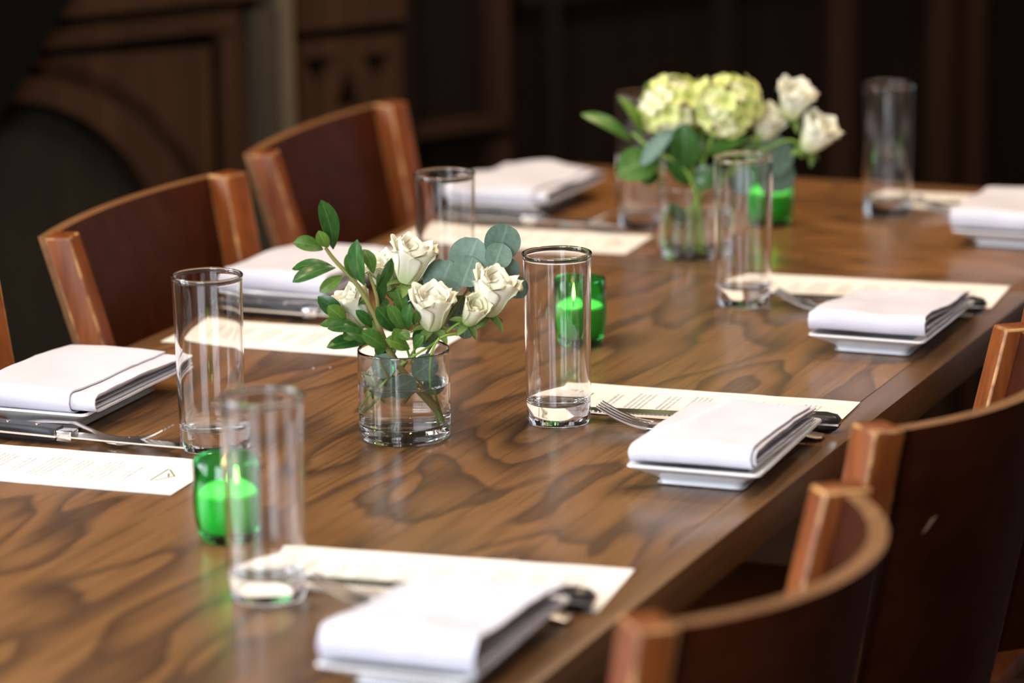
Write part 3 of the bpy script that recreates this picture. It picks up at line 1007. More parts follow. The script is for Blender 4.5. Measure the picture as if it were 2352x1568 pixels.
PLATE, FORK, KNIFE, MENU = plate_mesh(), fork_proto(), knife_proto(), menu_proto()
first = {'p': True}
rows = {1: 'right', -1: 'left'}
settings = [
    # plate x, y, rot | menu x, y, angle | napkin kwargs | name of the place
    dict(p=(-0.081, -0.510, 0.04), m=(-0.165, -0.343, 0.12), s=1, n=dict(seed=1, hx=0.0575, y0=-0.094, y1=0.082, z0=0.0205, z1=0.047, layers=3, far=0.42, wave=0.004, crease=[(-0.036, 0.12, 0.0018, 0.004)], puff=0.10), w='in the nearest right place setting'),
    dict(p=(-0.071, 0.041, 0.05), m=(-0.165, 0.219, 0.06), s=1, n=dict(seed=2, hx=0.0550, y0=-0.086, y1=0.084, z0=0.0205, z1=0.0375, layers=3, far=0.78, xo=-0.003, skew=0.03, wave=0.0030, crease=[(-0.034, 0.15, 0.0020, 0.003)], puff=0.12), w='in the sharp middle right place setting'),
    dict(p=(-0.079, 0.547, 0.02), m=(-0.166, 0.743, 0.083), s=1, n=dict(seed=3, hx=0.0585, y0=-0.094, y1=0.080, z0=0.0240, z1=0.0415, layers=3, far=0.40, wave=0.0050, crease=[(-0.030, 0.25, 0.0020, 0.006)], puff=0.12), w='in the third right place setting'),
    dict(p=(-0.091, 1.088, 0.02), m=(-0.165, 1.252, 0.10), s=1, n=dict(seed=4, hx=0.0585, y0=-0.096, y1=0.092, z0=0.0220, z1=0.0420, layers=3, wave=0.0080, puff=0.15), w='in the far right place setting'),
    dict(p=(-0.695, 0.027, 0.04), m=(-0.613, -0.166, 0.07), s=-1, n=dict(seed=5, hx=0.0600, y0=-0.097, y1=0.094, z0=0.0200, z1=0.0410, layers=4, far=0.72, wave=0.0028, fold=0.020, puff=0.08), w='in the near left place setting'),
    dict(p=(-0.714, 0.542, 0.0), m=(-0.618, 0.343, 0.05), s=-1, n=dict(seed=6, hx=0.0600, y0=-0.096, y1=0.094, z0=0.0200, z1=0.0410, layers=3, wave=0.0035, puff=0.10), w='in the middle left place setting behind the bouquet'),
    dict(p=(-0.697, 1.070, 0.0), m=(-0.620, 0.880, 0.07), s=-1, n=dict(seed=7, hx=0.0640, y0=-0.097, y1=0.094, z0=0.0200, z1=0.0400, layers=3, wave=0.0085, fold=0.014, puff=0.2), w='in the far left place setting'),
]
for i, S in enumerate(settings):
    px, py, pr = S['p']; mx, my, mr = S['m']; s = S['s']
    def place(proto, x, y, z, rz, label, cat, group):
        o = proto if i == 0 else copy_tree(proto)
        o.location = (x, y, z); o.rotation_euler = (0, 0, rz)
        return tag(o, label, cat, group)
    place(PLATE, px, py, TZ + 0.0002, pr, 'white rectangular plate under the napkin ' + S['w'], 'plate', 'white rectangular plates')
    nk = napkin(**S['n'])
    nk.location = (px, py, TZ)
    nk.rotation_euler = (0, 0, pr)
    tag(nk, 'folded white napkin on the plate ' + S['w'], 'napkin', 'folded white napkins')
    place(MENU, mx, my, TZ + 0.0001, mr if s > 0 else mr + PI, 'long cream menu card ' + S['w'], 'menu', 'printed menu cards')
    a = pr + 0.03
    r0 = 0 if s > 0 else PI
    kx, ky = (-0.050, 0.120) if s > 0 else (0.050, -0.122)
    place(KNIFE, px + kx, py + ky, TZ + 0.0012, a + 0.05 + r0 if s > 0 else r0 + 0.0, 'black-handled serrated steak knife ' + S['w'], 'knife', 'steak knives')
    fx, fy = (-0.040, 0.096) if s > 0 else (0.040, -0.103)
    place(FORK, px + fx, py + fy, TZ + 0.0002, r0 + (0.10 if s > 0 else -0.02), 'stainless steel dinner fork ' + S['w'], 'fork', 'dinner forks')

# ------------------------------------------------------------------ flowers
class Bq:
    """bouquet frame: a = across, b = up as seen in the bouquet's front elevation (metres), e = depth away from the viewer"""
    def __init__(s, v, unit, a0, b0):
        s.o = Vector((v[0], v[1], TZ)); s.u = unit; s.a0 = a0; s.b0 = b0
    def __call__(s, x, y, e=0.0):
        a = (x - s.a0) * s.u
        z = ((s.b0 - y) * s.u - e * 0.226) / 0.974
        return s.o + rt * a + Vector((-math.sin(YAW), math.cos(YAW), 0)) * e + Vector((0, 0, z))
FWD = Vector((-math.sin(YAW), math.cos(YAW), 0))

def leaf_geo(base, tip, width, nrm, bend=0.12, cup=0.18, shape=1.0, n=10, m=6):
    base, tip = Vector(base), Vector(tip)
    ax = tip - base
    L = ax.length
    ax.normalize()
    nrm = Vector(nrm)
    nrm = (nrm - ax * nrm.dot(ax)).normalized()
    sd = ax.cross(nrm)
    vs, uv, fs = [], [], []
    T = 0.0004
    for s in (0, 1):
        for i in range(n + 1):
            v = i / n
            if shape == 'disc':
                w = width / 2 * math.sqrt(max(0.0, 1 - (2 * v - 1) ** 2)) + 0.0003
            else:
                w = width / 2 * (math.sin(PI * v ** shape) ** 0.62) + 0.0004
            for j in range(m + 1):
                q = -1 + 2 * j / m
                h = -bend * L * (2 * v - 1) ** 2 + cup * w * abs(q) ** 1.5 - cup * w * 0.5 + bend * L * 0.5
                vs.append(base + ax * (L * v) + sd * (w * q) + nrm * (h + (T if s else 0)))
                uv.append((0.5 + q / 2, v))
    W = m + 1
    N = (n + 1) * W
    for i in range(n):
        for j in range(m):
            a, b, c, d = i * W + j, i * W + j + 1, (i + 1) * W + j + 1, (i + 1) * W + j
            fs.append((N + a, N + b, N + c, N + d)); fs.append((a, d, c, b))
    for i in range(n):
        fs.append((i * W, (i + 1) * W, N + (i + 1) * W, N + i * W))
        fs.append((i * W + m, N + i * W + m, N + (i + 1) * W + m, (i + 1) * W + m))
    return vs, fs, uv

def leaf(base, tip, width, nrm, mat, parent, org, name='leaf', **kw):
    v, f, uv = leaf_geo(base, tip, width, nrm, **kw)
    return mesh_obj(name, [Vector(p) - org for p in v], f, mat, parent, True, 60, uv)

# petal meshes shared by all roses (unit size; axis +z)
def petal_mesh(name, spread, r0, r1, h0, h1, flare, ruffle, seed, mat):
    vs, uv, fs = [], [], []
    n, m = 9, 10
    rnd = random.Random(seed)
    ph = rnd.uniform(0, 6)
    T = 0.014
    for s in (0, 1):
        for i in range(n + 1):
            v = i / n
            wv = spread * (0.40 + 0.60 * math.sin(PI * (0.12 + 0.62 * v)))
            if v > 0.8: wv *= 1 - 0.55 * ((v - 0.8) / 0.2) ** 2
            R = r0 + (r1 - r0) * math.sin(v * PI * 0.5) ** 0.8 + flare * max(0, v - 0.62) ** 1.4 * 2.4
            for j in range(m + 1):
                q = -1 + 2 * j / m
                a = q * wv
                rr = R * (1 - 0.06 * (1 - q * q)) + ruffle * math.sin(q * 5 + ph) * v * v - (T if s else 0)
                z = h0 + (h1 - h0) * v - 0.10 * (h1 - h0) * (abs(q) ** 2.5) * v + ruffle * 0.8 * math.cos(q * 4 + ph) * v * v
                if i == n: z += 0.012 * math.exp(-(q * 4) ** 2)
                vs.append((rr * math.cos(a), rr * math.sin(a), z)); uv.append((0.5 + q / 2, v))
    W = m + 1; N = (n + 1) * W
    for i in range(n):
        for j in range(m):
            a, b, c, d = i * W + j, i * W + j + 1, (i + 1) * W + j + 1, (i + 1) * W + j
            fs.append((a, b, c, d)); fs.append((N + a, N + d, N + c, N + b))
    for j in range(m):
        k = n * W + j
        fs.append((k, k + 1, N + k + 1, N + k))
    for i in range(n):
        fs.append((i * W, (i + 1) * W, N + (i + 1) * W, N + i * W))
        fs.append((i * W + m, N + i * W + m, N + (i + 1) * W + m, (i + 1) * W + m))
    me = bpy.data.meshes.new(name)
    me.from_pydata(vs, [], fs)
    me.materials.append(mat)
    ul = me.uv_layers.new(name='UVMap')
    for l in me.loops: ul.data[l.index].uv = uv[l.vertex_index]
    me.polygons.foreach_set('use_smooth', [True] * len(me.polygons))
    me.update()
    return me
def petal_set(prefix, mat):
    return {
        'core': petal_mesh(prefix + 'core_petal', 2.2, 0.12, 0.17, 0.10, 0.86, 0.02, 0.01, 1, mat),
        'inner': petal_mesh(prefix + 'inner_petal', 1.35, 0.16, 0.30, 0.05, 0.92, 0.05, 0.015, 2, mat),
        'mid': petal_mesh(prefix + 'mid_petal', 1.05, 0.18, 0.37, 0.02, 0.98, 0.08, 0.025, 3, mat),
        'outer': petal_mesh(prefix + 'outer_petal', 0.98, 0.18, 0.43, 0.0, 0.95, 0.20, 0.035, 4, mat),
    }
PET, PETB = petal_set('rose_', M['rose']), petal_set('bud_', M['bud'])
def sepal_mesh():
    v, f, uv = leaf_geo((0.05, 0, 0.02), (0.52, 0, -0.18), 0.26, (0.4, 0, 1), 0.14, 0.2, 0.7, 7, 4)
    me = bpy.data.meshes.new('sepal')
    me.from_pydata([tuple(p) for p in v], [], f)
    me.materials.append(M['sepal'])
    me.polygons.foreach_set('use_smooth', [True] * len(me.polygons))
    return me
SEPAL = sepal_mesh()

def rose(bq, root, way, head, axis, size, label, group, kind='rose', openness=1.0, spin=0.0, stem_r=0.0011, stem_mat='stem', squash=1.0):
    """root / way / head are bouquet coordinates; axis points out of the flower"""
    o0 = bq(*root)
    r = empty('white_rose' if kind == 'rose' else 'rose_bud', o0, 0, label, 'flower', group)
    hd = bq(*head)
    ax = Vector(axis).normalized()
    cup = hd - ax * size * 0.50
    pts = [o0] + [bq(*w) for w in way] + [cup - ax * 0.012, cup]
    pth = [p - o0 for p in smooth_path(pts, 7)]
    k = len(pth)
    tube('stem', pth, [stem_r * (1 + (0.9 if i > k - 3 else 0)) for i in range(k)], M[stem_mat], r, 8)
    rot = ax.to_track_quat('Z', 'Y').to_matrix().to_4x4()
    base = Matrix.Translation(cup - o0) @ rot @ Matrix.Rotation(spin, 4, 'Z') @ Matrix.Diagonal((size * openness, size * openness, size * squash, 1))
    P = PET if kind == 'rose' else PETB
    for j in range(2): inst(P['core'], 'petal', r, mat=base @ Matrix.Rotation(PI * j + 0.3, 4, 'Z'))
    for j in range(3): inst(P['inner'], 'petal', r, mat=base @ Matrix.Rotation(2 * PI * j / 3, 4, 'Z'))
    for j in range(4): inst(P['mid'], 'petal', r, mat=base @ Matrix.Rotation(2 * PI * j / 4 + 0.5, 4, 'Z'))
    if kind == 'rose':
        for j in range(5):
            inst(P['outer'], 'petal', r, mat=base @ Matrix.Rotation(2 * PI * j / 5 + 0.2, 4, 'Z') @ Matrix.Diagonal((1, 1, 0.92 + 0.07 * math.sin(j * 2.3), 1)))
    cx_ = lathe('calyx', [(0, -0.10), (0.07, -0.09), (0.15, -0.02), (0.20, 0.05), (0.18, 0.10), (0, 0.12)], M['sepal'], r, 16)
    cx_.matrix_basis = base
    for j in range(5):
        inst(SEPAL, 'sepal', cx_, mat=Matrix.Rotation(2 * PI * j / 5 + 0.6, 4, 'Z'))
    return r

B1 = Bq(V1, 2.92 / 7601.67 / 2.528, 728.0, 1415.0)
camv = -fw
RG = 'roses and buds in the front vase'
Rt, Up, To = rt, Vector((0, 0, 1)), -FWD
def dirv(a, b, c): return Rt * a + Up * b + To * c      # across, up, towards viewer
rose(B1, (905, 1370, -0.012), [(800, 1000, 0.0), (790, 760, 0.01)], (785, 395, 0.012), dirv(0.22, 0.92, 0.10), 0.041, 'half-open white rose at the top of the front bouquet', RG, spin=0.4)
rose(B1, (880, 1330, 0.010), [(760, 950, 0.012), (690, 700, 0.02)], (618, 455, 0.028), dirv(-0.25, 0.85, 0.2), 0.034, 'white rose peeping out behind the leafy twig, left of the top rose', RG, spin=1.4)
rose(B1, (860, 1300, 0.018), [(680, 950, 0.012), (560, 800, 0.010)], (455, 655, 0.006), dirv(-0.50, 0.80, 0.15), 0.036, 'white rose low on the left among dark leaves', RG, spin=2.0)
rose(B1, (560, 1260, 0.010), [(760, 960, -0.010), (850, 850, -0.018)], (905, 672, -0.020), dirv(0.05, 0.92, 0.25), 0.040, 'creamy white rose at the centre of the front bouquet', RG, spin=0.9)
rose(B1, (480, 1250, -0.010), [(700, 1010, -0.014), (900, 880, -0.014), (1060, 760, -0.012)], (1255, 590, -0.010), dirv(0.30, 0.90, 0.15), 0.042, 'largest white rose leaning right beside the tall glass', RG, spin=0.2, stem_mat='stem_bright')
rose(B1, (905, 1360, 0.004), [(880, 1050, -0.020), (930, 860, -0.026)], (1140, 700, -0.026), dirv(0.35, 0.70, 0.45), 0.029, 'greenish white half-closed bud under the largest rose', RG, kind='bud', spin=0.5, stem_mat='stem_bright', openness=1.05)
rose(B1, (640, 1200, -0.010), [(580, 1150, -0.012)], (545, 1070, -0.012), dirv(-0.3, 0.9, 0.3), 0.016, 'tiny drooping bud inside the front vase', RG, kind='bud', stem_r=0.0008)

def sprig(bq, name, label, cat, group, stem_pts, radii, mat_stem):
    o0 = bq(*stem_pts[0])
    r = empty(name, o0, 0, label, cat, group)
    pth = [p - o0 for p in smooth_path([bq(*p) for p in stem_pts], 6)]
    k = len(pth)
    tube('stem', pth, [radii[0] + (radii[1] - radii[0]) * i / (k - 1) for i in range(k)], M[mat_stem], r, 10)
    return r, o0

GG = 'greenery in the front vase'
r, o0 = sprig(B1, 'leafy_twig', 'tall leafy twig with glossy dark leaves leaning left from the front vase', 'branch', GG,
    [(890, 1250, -0.01), (760, 1080, -0.012), (655, 930, -0.015), (575, 720, -0.014), (480, 540, -0.012), (350, 390, -0.010), (300, 320, -0.010)], (0.0034, 0.0016), 'branch')
tube('side_stem', [p - o0 for p in smooth_path([B1(590, 760, -0.014), B1(592, 640, -0.018), B1(575, 555, -0.018), B1(545, 470, -0.018)], 5)], 0.0016, M['branch'], r, 8)
for (bx, by, be), (tx, ty, te), w, nv, mt in [
    ((352, 330, -.010), (290, 50, -.008), 100, (0.5, 0.1, 0.8), 'leaf_dark'),
    ((290, 325, -.010), (125, 285, -.018), 88, (0.1, 0.7, 0.7), 'leaf_mid'),
    ((318, 322, -.016), (268, 230, -.022), 62, (-0.2, 0.2, 0.9), 'leaf_lime'),
    ((345, 425, -.008), (98, 425, 0.002), 78, (0.0, 0.85, 0.5), 'leaf_dark'),
    ((355, 425, -.014), (112, 505, -.026), 84, (0.1, 0.8, 0.55), 'leaf_dark'),
    ((395, 480, -.014), (265, 572, -.022), 62, (0.3, 0.4, 0.8), 'leaf_lime'),
    ((508, 545, -.018), (478, 285, -.026), 108, (-0.6, 0.0, 0.75), 'leaf_dark'),
    ((575, 470, -.018), (520, 330, -.010), 70, (0.5, 0.1, 0.7), 'leaf_mid'),
    ((470, 505, -.012), (425, 360, -.012), 72, (0.3, 0.2, 0.9), 'leaf_mid'),
    ((590, 575, -.020), (684, 395, -.026), 58, (0.5, 0.1, 0.8), 'leaf_dark'),
    ((600, 660, -.012), (605, 470, -.004), 72, (0.7, 0.1, 0.6), 'leaf_dark'),
    ((405, 735, -.012), (252, 595, -.012), 84, (-0.3, 0.6, 0.6), 'leaf_dark'),
    ((410, 740, -.018), (312, 655, -.024), 78, (-0.1, 0.3, 0.9), 'leaf_lime'),
    ((490, 770, -.016), (258, 748, -.012), 74, (0.0, 0.8, 0.5), 'leaf_mid'),
    ((495, 780, -.020), (310, 775, -.032), 90, (0.0, 0.85, 0.6), 'leaf_dark'),
    ((580, 850, -.018), (302, 878, -.034), 90, (0.0, 0.8, 0.65), 'leaf_dark'),
    ((480, 790, -.020), (400, 840, -.034), 70, (0.1, 0.5, 0.8), 'leaf_mid'),
    ((560, 780, -.020), (472, 680, -.024), 52, (0.4, 0.3, 0.8), 'leaf_dark'),
    ((620, 900, -.016), (530, 800, -.020), 72, (0.3, 0.3, 0.8), 'leaf_dark'),
    ((690, 805, -.022), (590, 665, -.028), 92, (0.45, 0.2, 0.85), 'leaf_dark'),
    ((735, 800, -.024), (655, 655, -.026), 66, (0.4, 0.2, 0.85), 'leaf_mid'),
    ((760, 800, -.024), (775, 650, -.030), 74, (-0.6, 0.1, 0.8), 'leaf_dark'),
    ((775, 905, -.028), (640, 845, -.036), 72, (0.2, 0.5, 0.85), 'leaf_lime'),
    ((700, 800, -.028), (770, 850, -.034), 60, (0.2, 0.6, 0.7), 'leaf_mid'),
    ((800, 770, -.026), (815, 690, -.034), 42, (0.3, 0.1, 0.9), 'leaf_mid'),
    ((640, 700, -.010), (600, 600, 0.004), 60, (0.3, 0.2, 0.8), 'leaf_dark'),
    ((680, 640, 0.004), (800, 520, 0.010), 70, (-0.2, 0.5, 0.8), 'leaf_lime'),
    ((690, 900, -.004), (560, 985, -.010), 80, (0.0, 0.5, 0.8), 'leaf_mid'),
    ((640, 905, -.026), (500, 800, -.034), 84, (0.2, 0.5, 0.8), 'leaf_mid'),
    ((560, 860, -.030), (420, 800, -.040), 80, (0.1, 0.7, 0.7), 'leaf_dark'),
    ((720, 900, -.026), (690, 790, -.032), 76, (0.4, 0.2, 0.85), 'leaf_lime'),
    ((660, 880, -.012), (560, 900, -.004), 90, (0.0, 0.6, 0.8), 'leaf_dark'),
    ((800, 900, -.010), (860, 800, -.006), 86, (-0.3, 0.2, 0.85), 'leaf_dark'),
    ((790, 900, -.022), (850, 830, -.030), 60, (-0.3, 0.5, 0.85), 'leaf_mid'),
    ((530, 640, -.008), (470, 600, -.002), 60, (0.2, 0.4, 0.8), 'leaf_mid'),
    ((740, 720, -.006), (700, 560, -.002), 66, (0.4, 0.2, 0.85), 'leaf_mid'),
]:
    leaf(B1(bx, by, be), B1(tx, ty, te), 1.15 * w * B1.u, dirv(*nv), M[mt], r, o0, shape=1.3)

r, o0 = sprig(B1, 'eucalyptus_sprig', 'grey-green eucalyptus sprig with round leaves right of the top rose', 'branch', GG,
    [(720, 1200, 0.012), (850, 950, 0.018), (960, 780, 0.024), (1080, 600, 0.026), (1210, 440, 0.026), (1330, 330, 0.026)], (0.0014, 0.0009), 'branch')
for cx, cy, R_, ce, tilt in [
    (1308, 295, 108, .026, (0.25, 0.1, 0.9)), (1120, 385, 122, .022, (-0.15, 0.2, 0.95)), (1285, 378, 78, .016, (0.1, 0.3, 0.95)), (1325, 468, 88, .020, (0.35, -0.2, 0.9)),
    (1105, 465, 92, .014, (0.0, 0.3, 0.95)), (965, 508, 118, .018, (-0.2, 0.25, 0.9)), (1395, 560, 66, .030, (0.4, 0.1, 0.85)), (955, 580, 72, .012, (0.1, 0.3, 0.9)),
    (870, 610, 108, .034, (-0.2, 0.1, 0.9)), (1040, 690, 96, .030, (0.3, 0.0, 0.9)), (1085, 800, 54, .026, (0.5, 0.2, 0.8)), (1180, 520, 90, .034, (0.2, 0.1, 0.9)), (850, 830, 70, .016, (0.2, 0.1, 0.9)), (760, 600, 70, .030, (0.3, 0.1, 0.9))]:
    c0 = B1(cx, cy, ce)
    n_ = dirv(*tilt).normalized()
    d_ = dirv(0.35, 0.9, 0.0)
    d_ = (d_ - n_ * d_.dot(n_)).normalized()
    leaf(c0 - d_ * R_ * B1.u, c0 + d_ * R_ * B1.u, 2 * R_ * B1.u, n_, M['euca'], r, o0, shape='disc', bend=0.03, cup=0.10, n=12, m=8)

# greenery submerged in the front vase
r, o0 = sprig(B1, 'eucalyptus_sprig', 'eucalyptus leaves pressed inside the front vase above the water line', 'branch', GG,
    [(700, 1180, -0.004), (640, 1060, -0.020), (590, 960, -0.022)], (0.0012, 0.0010), 'branch')
for cx, cy, R_, ce, tilt in [(620, 1000, 80, -.016, (-0.3, 0.1, 0.9)), (850, 1010, 85, -.016, (0.3, 0.1, 0.9)), (720, 1110, 90, -.022, (0.0, -0.4, 0.9)), (890, 1110, 60, -.012, (0.4, 0.0, 0.9)), (640, 1110, 70, -.004, (-.2, 0, .9))]:
    c0 = B1(cx, cy, ce); n_ = dirv(*tilt).normalized(); d_ = dirv(0.8, 0.5, 0.0); d_ = (d_ - n_ * d_.dot(n_)).normalized()
    leaf(c0 - d_ * R_ * B1.u, c0 + d_ * R_ * B1.u, 1.7 * R_ * B1.u, n_, M['euca'], r, o0, shape='disc', bend=0.03, cup=0.10, n=10, m=6)

# far bouquet
B2 = Bq(V2, 3.67 / 7601.67 / 3.2, 960.0, 1450.0)
HG = 'flowers in the far vase'
def floret_mesh(name, mat, cup):
    vs, fs, uv = [], [], []
    for k in range(4):
        a = PI / 2 * k
        v, f, u = leaf_geo((0.05, 0, 0), (1.0, 0, cup * 0.7), 0.98, (-0.2, 0, 1), 0.10, 0.16, 0.9, 5, 4)
        b = len(vs)
        R = Matrix.Rotation(a, 3, 'Z')
        vs += [R @ (p + Vector((0, 0, 0.05 * (k % 2)))) for p in v]; uv += u
        fs += [tuple(i + b for i in q) for q in f]
    me = bpy.data.meshes.new(name)
    me.from_pydata([tuple(p) for p in vs], [], fs)
    me.materials.append(mat)
    ul = me.uv_layers.new(name='UVMap')
    for l in me.loops: ul.data[l.index].uv = uv[l.vertex_index]
    me.polygons.foreach_set('use_smooth', [True] * len(me.polygons))
    return me
FL = [floret_mesh('lime_floret', M['hyd_lime'], 0.5), floret_mesh('cream_floret', M['hyd_cream'], 0.35)]
def hydrangea(root, way, centre, rad, axis, n, seed, label, cream):
    rnd = random.Random(seed)
    o0 = B2(*root)
    r = empty('hydrangea', o0, 0, label, 'flower', HG)
    c0 = B2(*centre)
    pts = [o0] + [B2(*w) for w in way] + [c0]
    tube('stem', [p - o0 for p in smooth_path(pts, 6)], 0.0022, M['stem_bright'], r, 8)
    ax = Vector(axis).normalized()
    for i in range(n):
        z = 1 - 1.62 * (i + 0.5) / n
        a = i * 2.39996
        d = Vector((math.sqrt(1 - z * z) * math.cos(a), math.sqrt(1 - z * z) * math.sin(a), z))
        d = (ax.to_track_quat('Z', 'Y') @ d).normalized()
        d = (d + Vector([rnd.uniform(-.12, .12) for _ in range(3)])).normalized()
        pos = c0 - o0 + Vector((d.x * rad, d.y * rad, d.z * rad * 0.88)) * rnd.uniform(0.80, 1.10)
        sz = rnd.uniform(0.0115, 0.0150)
        me = FL[1] if rnd.random() < cream else FL[0]
        inst(me, 'floret', r, mat=Matrix.Translation(pos) @ d.to_track_quat('Z', 'Y').to_matrix().to_4x4() @ Matrix.Rotation(rnd.uniform(0, 6), 4, 'Z') @ Matrix.Diagonal((sz, sz, sz, 1)))
        if i % 2 == 0:
            pass
    return r
hydrangea((900, 1400, 0.0), [(980, 1000, 0.0), (930, 760, 0.0)], (800, 375, 0.006), 0.0335, dirv(-0.25, 0.75, 0.5), 50, 1, 'cream and lime hydrangea head on the left of the far bouquet', 0.55)
hydrangea((960, 1410, -0.010), [(1000, 1000, -0.008), (1020, 760, -0.010)], (1180, 375, -0.008), 0.0345, dirv(0.15, 0.75, 0.55), 50, 2, 'lime hydrangea head at the centre of the far bouquet', 0.35)
rose(B2, (760, 1330, 0.01), [(1000, 1000, 0.004), (1400, 640, -0.004), (1560, 450, -0.006)], (1680, 345, -0.008), dirv(0.25, 0.9, 0.35), 0.043, 'topmost blurred white rose at the right of the far bouquet', HG, spin=0.3, openness=1.0, stem_mat='stem_bright')
rose(B2, (800, 1340, -0.01), [(1010, 1000, -0.012), (1500, 680, -0.014), (1680, 640, -0.014)], (1840, 590, -0.016), dirv(0.45, 0.75, 0.3), 0.044, 'lower blurred white rose facing right in the far bouquet', HG, spin=1.1, openness=1.0, stem_mat='stem_bright')
rose(B2, (850, 1350, 0.0), [(1010, 1000, 0.0), (1300, 700, 0.0)], (1500, 505, 0.002), dirv(0.25, 0.85, 0.3), 0.040, 'blurred cream rose between hydrangea and white roses', HG, spin=0.7, openness=1.0)
r, o0 = sprig(B2, 'leafy_twig', 'broad green leaves spreading left under the far hydrangeas', 'branch', HG,
    [(1000, 1420, -0.01), (960, 1000, -0.014), (850, 800, -0.016), (640, 680, -0.016), (500, 560, -0.014)], (0.0028, 0.0014), 'stem_bright')
for (bx, by, be), (tx, ty, te), w, nv, mt in [
    ((500, 610, -.012), (142, 405, -.006), 120, (0.2, 0.75, 0.6), 'leaf_mid'),
    ((590, 590, -.010), (415, 285, 0.000), 110, (0.75, 0.2, 0.6), 'leaf_lime'),
    ((590, 400, 0.012), (630, 185, 0.016), 100, (0.6, 0.1, 0.8), 'leaf_mid'),
    ((690, 740, -.020), (380, 860, -.034), 270, (-0.2, 0.45, 0.85), 'leaf_mid'),
    ((800, 540, -.028), (555, 800, -.036), 120, (-0.4, 0.3, 0.8), 'euca'),
    ((885, 840, -.024), (870, 510, -.034), 230, (-0.2, 0.1, 0.95), 'leaf_dark'),
    ((1020, 720, -.020), (1340, 610, -.024), 130, (0.1, 0.75, 0.6), 'leaf_mid'),
    ((930, 940, -.016), (760, 780, -.020), 150, (0.3, 0.4, 0.8), 'leaf_dark'),
    ((940, 950, -.020), (1080, 830, -.024), 150, (-0.3, 0.4, 0.8), 'leaf_dark'),
    ((980, 800, -.010), (1010, 520, -.004), 110, (-0.5, 0.1, 0.8), 'leaf_lime'),
    ((700, 860, -.014), (560, 920, -.020), 110, (-0.2, 0.5, 0.8), 'leaf_dark'),
    ((760, 1080, -.026), (880, 1220, -.026), 110, (0.1, 0.3, 0.9), 'leaf_dark'),
]:
    leaf(B2(bx, by, be), B2(tx, ty, te), w * B2.u, dirv(*nv), M[mt], r, o0, shape=1.1)
r, o0 = sprig(B2, 'eucalyptus_sprig', 'blurred eucalyptus with big round grey leaves at the right of the far vase', 'branch', HG,
    [(820, 1340, 0.012), (1020, 1000, 0.014), (1250, 820, 0.012), (1540, 700, 0.010)], (0.0014, 0.0010), 'branch')
for cx, cy, R_, ce, tilt in [(1545, 740, 150, .002, (0.3, 0.1, 0.95)), (1575, 880, 130, .012, (0.2, 0.0, 0.95)), (1290, 900, 125, .014, (-0.1, 0.1, 0.95)), (1400, 680, 90, .016, (0, .3, .9)), (1060, 880, 90, .016, (-0.3, 0, .9))]:
    c0 = B2(cx, cy, ce); n_ = dirv(*tilt).normalized(); d_ = dirv(0.3, 0.9, 0.0); d_ = (d_ - n_ * d_.dot(n_)).normalized()
    leaf(c0 - d_ * R_ * B2.u, c0 + d_ * R_ * B2.u, 1.9 * R_ * B2.u, n_, M['euca'], r, o0, shape='disc', bend=0.03, cup=0.10, n=12, m=8)

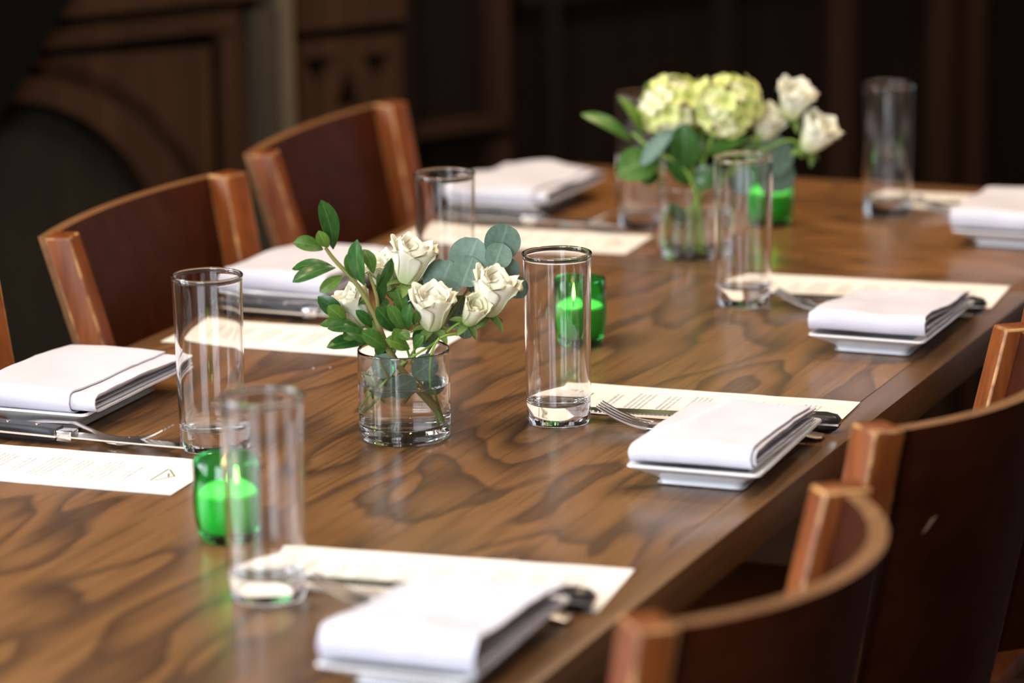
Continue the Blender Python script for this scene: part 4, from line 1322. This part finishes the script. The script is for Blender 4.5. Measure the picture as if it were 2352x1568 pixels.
# ------------------------------------------------------------------ warm pendant lamps hanging over the far end, above the frame
def pendant(x, y, z, power, label):
    p = empty('pendant_lamp', (x, y, z), 0, label, 'lamp', 'pendant lamps above the tables')
    lathe('shade', [(0.03, 0.20), (0.05, 0.19), (0.15, 0.02), (0.16, 0.0), (0.157, 0.0), (0.147, 0.02), (0.047, 0.187), (0.03, 0.197)], M['table_leg'], p, 40)
    tube('cord', [(0, 0, 0.19), (0, 0, 3.0 - z)], 0.004, M['wick'], p, 8)
    b = lathe('bulb', [(0, 0.02), (0.02, 0.027), (0.03, 0.05), (0.022, 0.08), (0.012, 0.10), (0.012, 0.13), (0, 0.13)], None or M['bulb'], p, 24)
    d = bpy.data.lights.new('bulb_light', 'SPOT')
    d.energy = power; d.color = (1.0, 0.66, 0.36); d.shadow_soft_size = 0.05; d.spot_size = math.radians(125); d.spot_blend = 0.6
    l = bpy.data.objects.new('bulb_light', d); COL.objects.link(l); l.parent = p; l.location = (0, 0, 0.0)
mb, tb, bb = nt('warm_bulb')
bb.inputs['Emission Color'].default_value = (1.0, 0.7, 0.4, 1); bb.inputs['Emission Strength'].default_value = 6.0
M['bulb'] = mb
pendant(-0.40, 1.25, 2.05, 22, 'dark pendant lamp over the far table')
pendant(-0.40, -0.35, 2.05, 10, 'dark pendant lamp over the near table')

def downlight(x, y, label):
    p = empty('ceiling_downlight', (x, y, 3.0), 0, label, 'lamp', 'recessed ceiling downlights')
    lathe('trim_ring', [(0.052, 0.0), (0.075, 0.0), (0.078, -0.006), (0.052, -0.010), (0.050, -0.004)], M['steel'], p, 28)
    lathe('lens', [(0, -0.003), (0.050, -0.003), (0.050, -0.001), (0, -0.001)], M['bulb'], p, 28)
    d = bpy.data.lights.new('downlight_beam', 'AREA'); d.shape = 'DISK'; d.size = 0.09; d.energy = 7.0; d.color = (1.0, 0.80, 0.60)
    l = bpy.data.objects.new('downlight_beam', d); COL.objects.link(l); l.parent = p; l.location = (0, 0, -0.012)
for x, y, w in [(-1.1, -0.6, 'above the left chairs nearest the window'), (0.5, -0.6, 'above the right chairs nearest the camera'), (-1.1, 0.6, 'above the middle left chairs'), (0.5, 0.6, 'above the middle right chairs'), (-0.6, 1.9, 'beyond the far table'), (0.7, 1.9, 'beyond the far right corner')]:
    downlight(x, y, 'round recessed ceiling downlight ' + w)

# crumbs on the wood beside the left glass
def crumb(x, y, r, label):
    bm = bmesh.new()
    bmesh.ops.create_icosphere(bm, subdivisions=1, radius=r)
    for v in bm.verts: v.co *= 0.8 + 0.4 * abs(noise.noise(v.co * 900))
    o = bm_obj('crumb', bm, M['cloth'])
    o.location = (x, y, TZ + r * 0.8)
    tag(o, label, 'crumb', 'crumbs on the table')
crumb(-0.560, 0.232, 0.0012, 'tiny white crumb on the wood before the middle left menu')
crumb(-0.546, 0.240, 0.0010, 'second tiny white crumb, just right of the other before the menu')
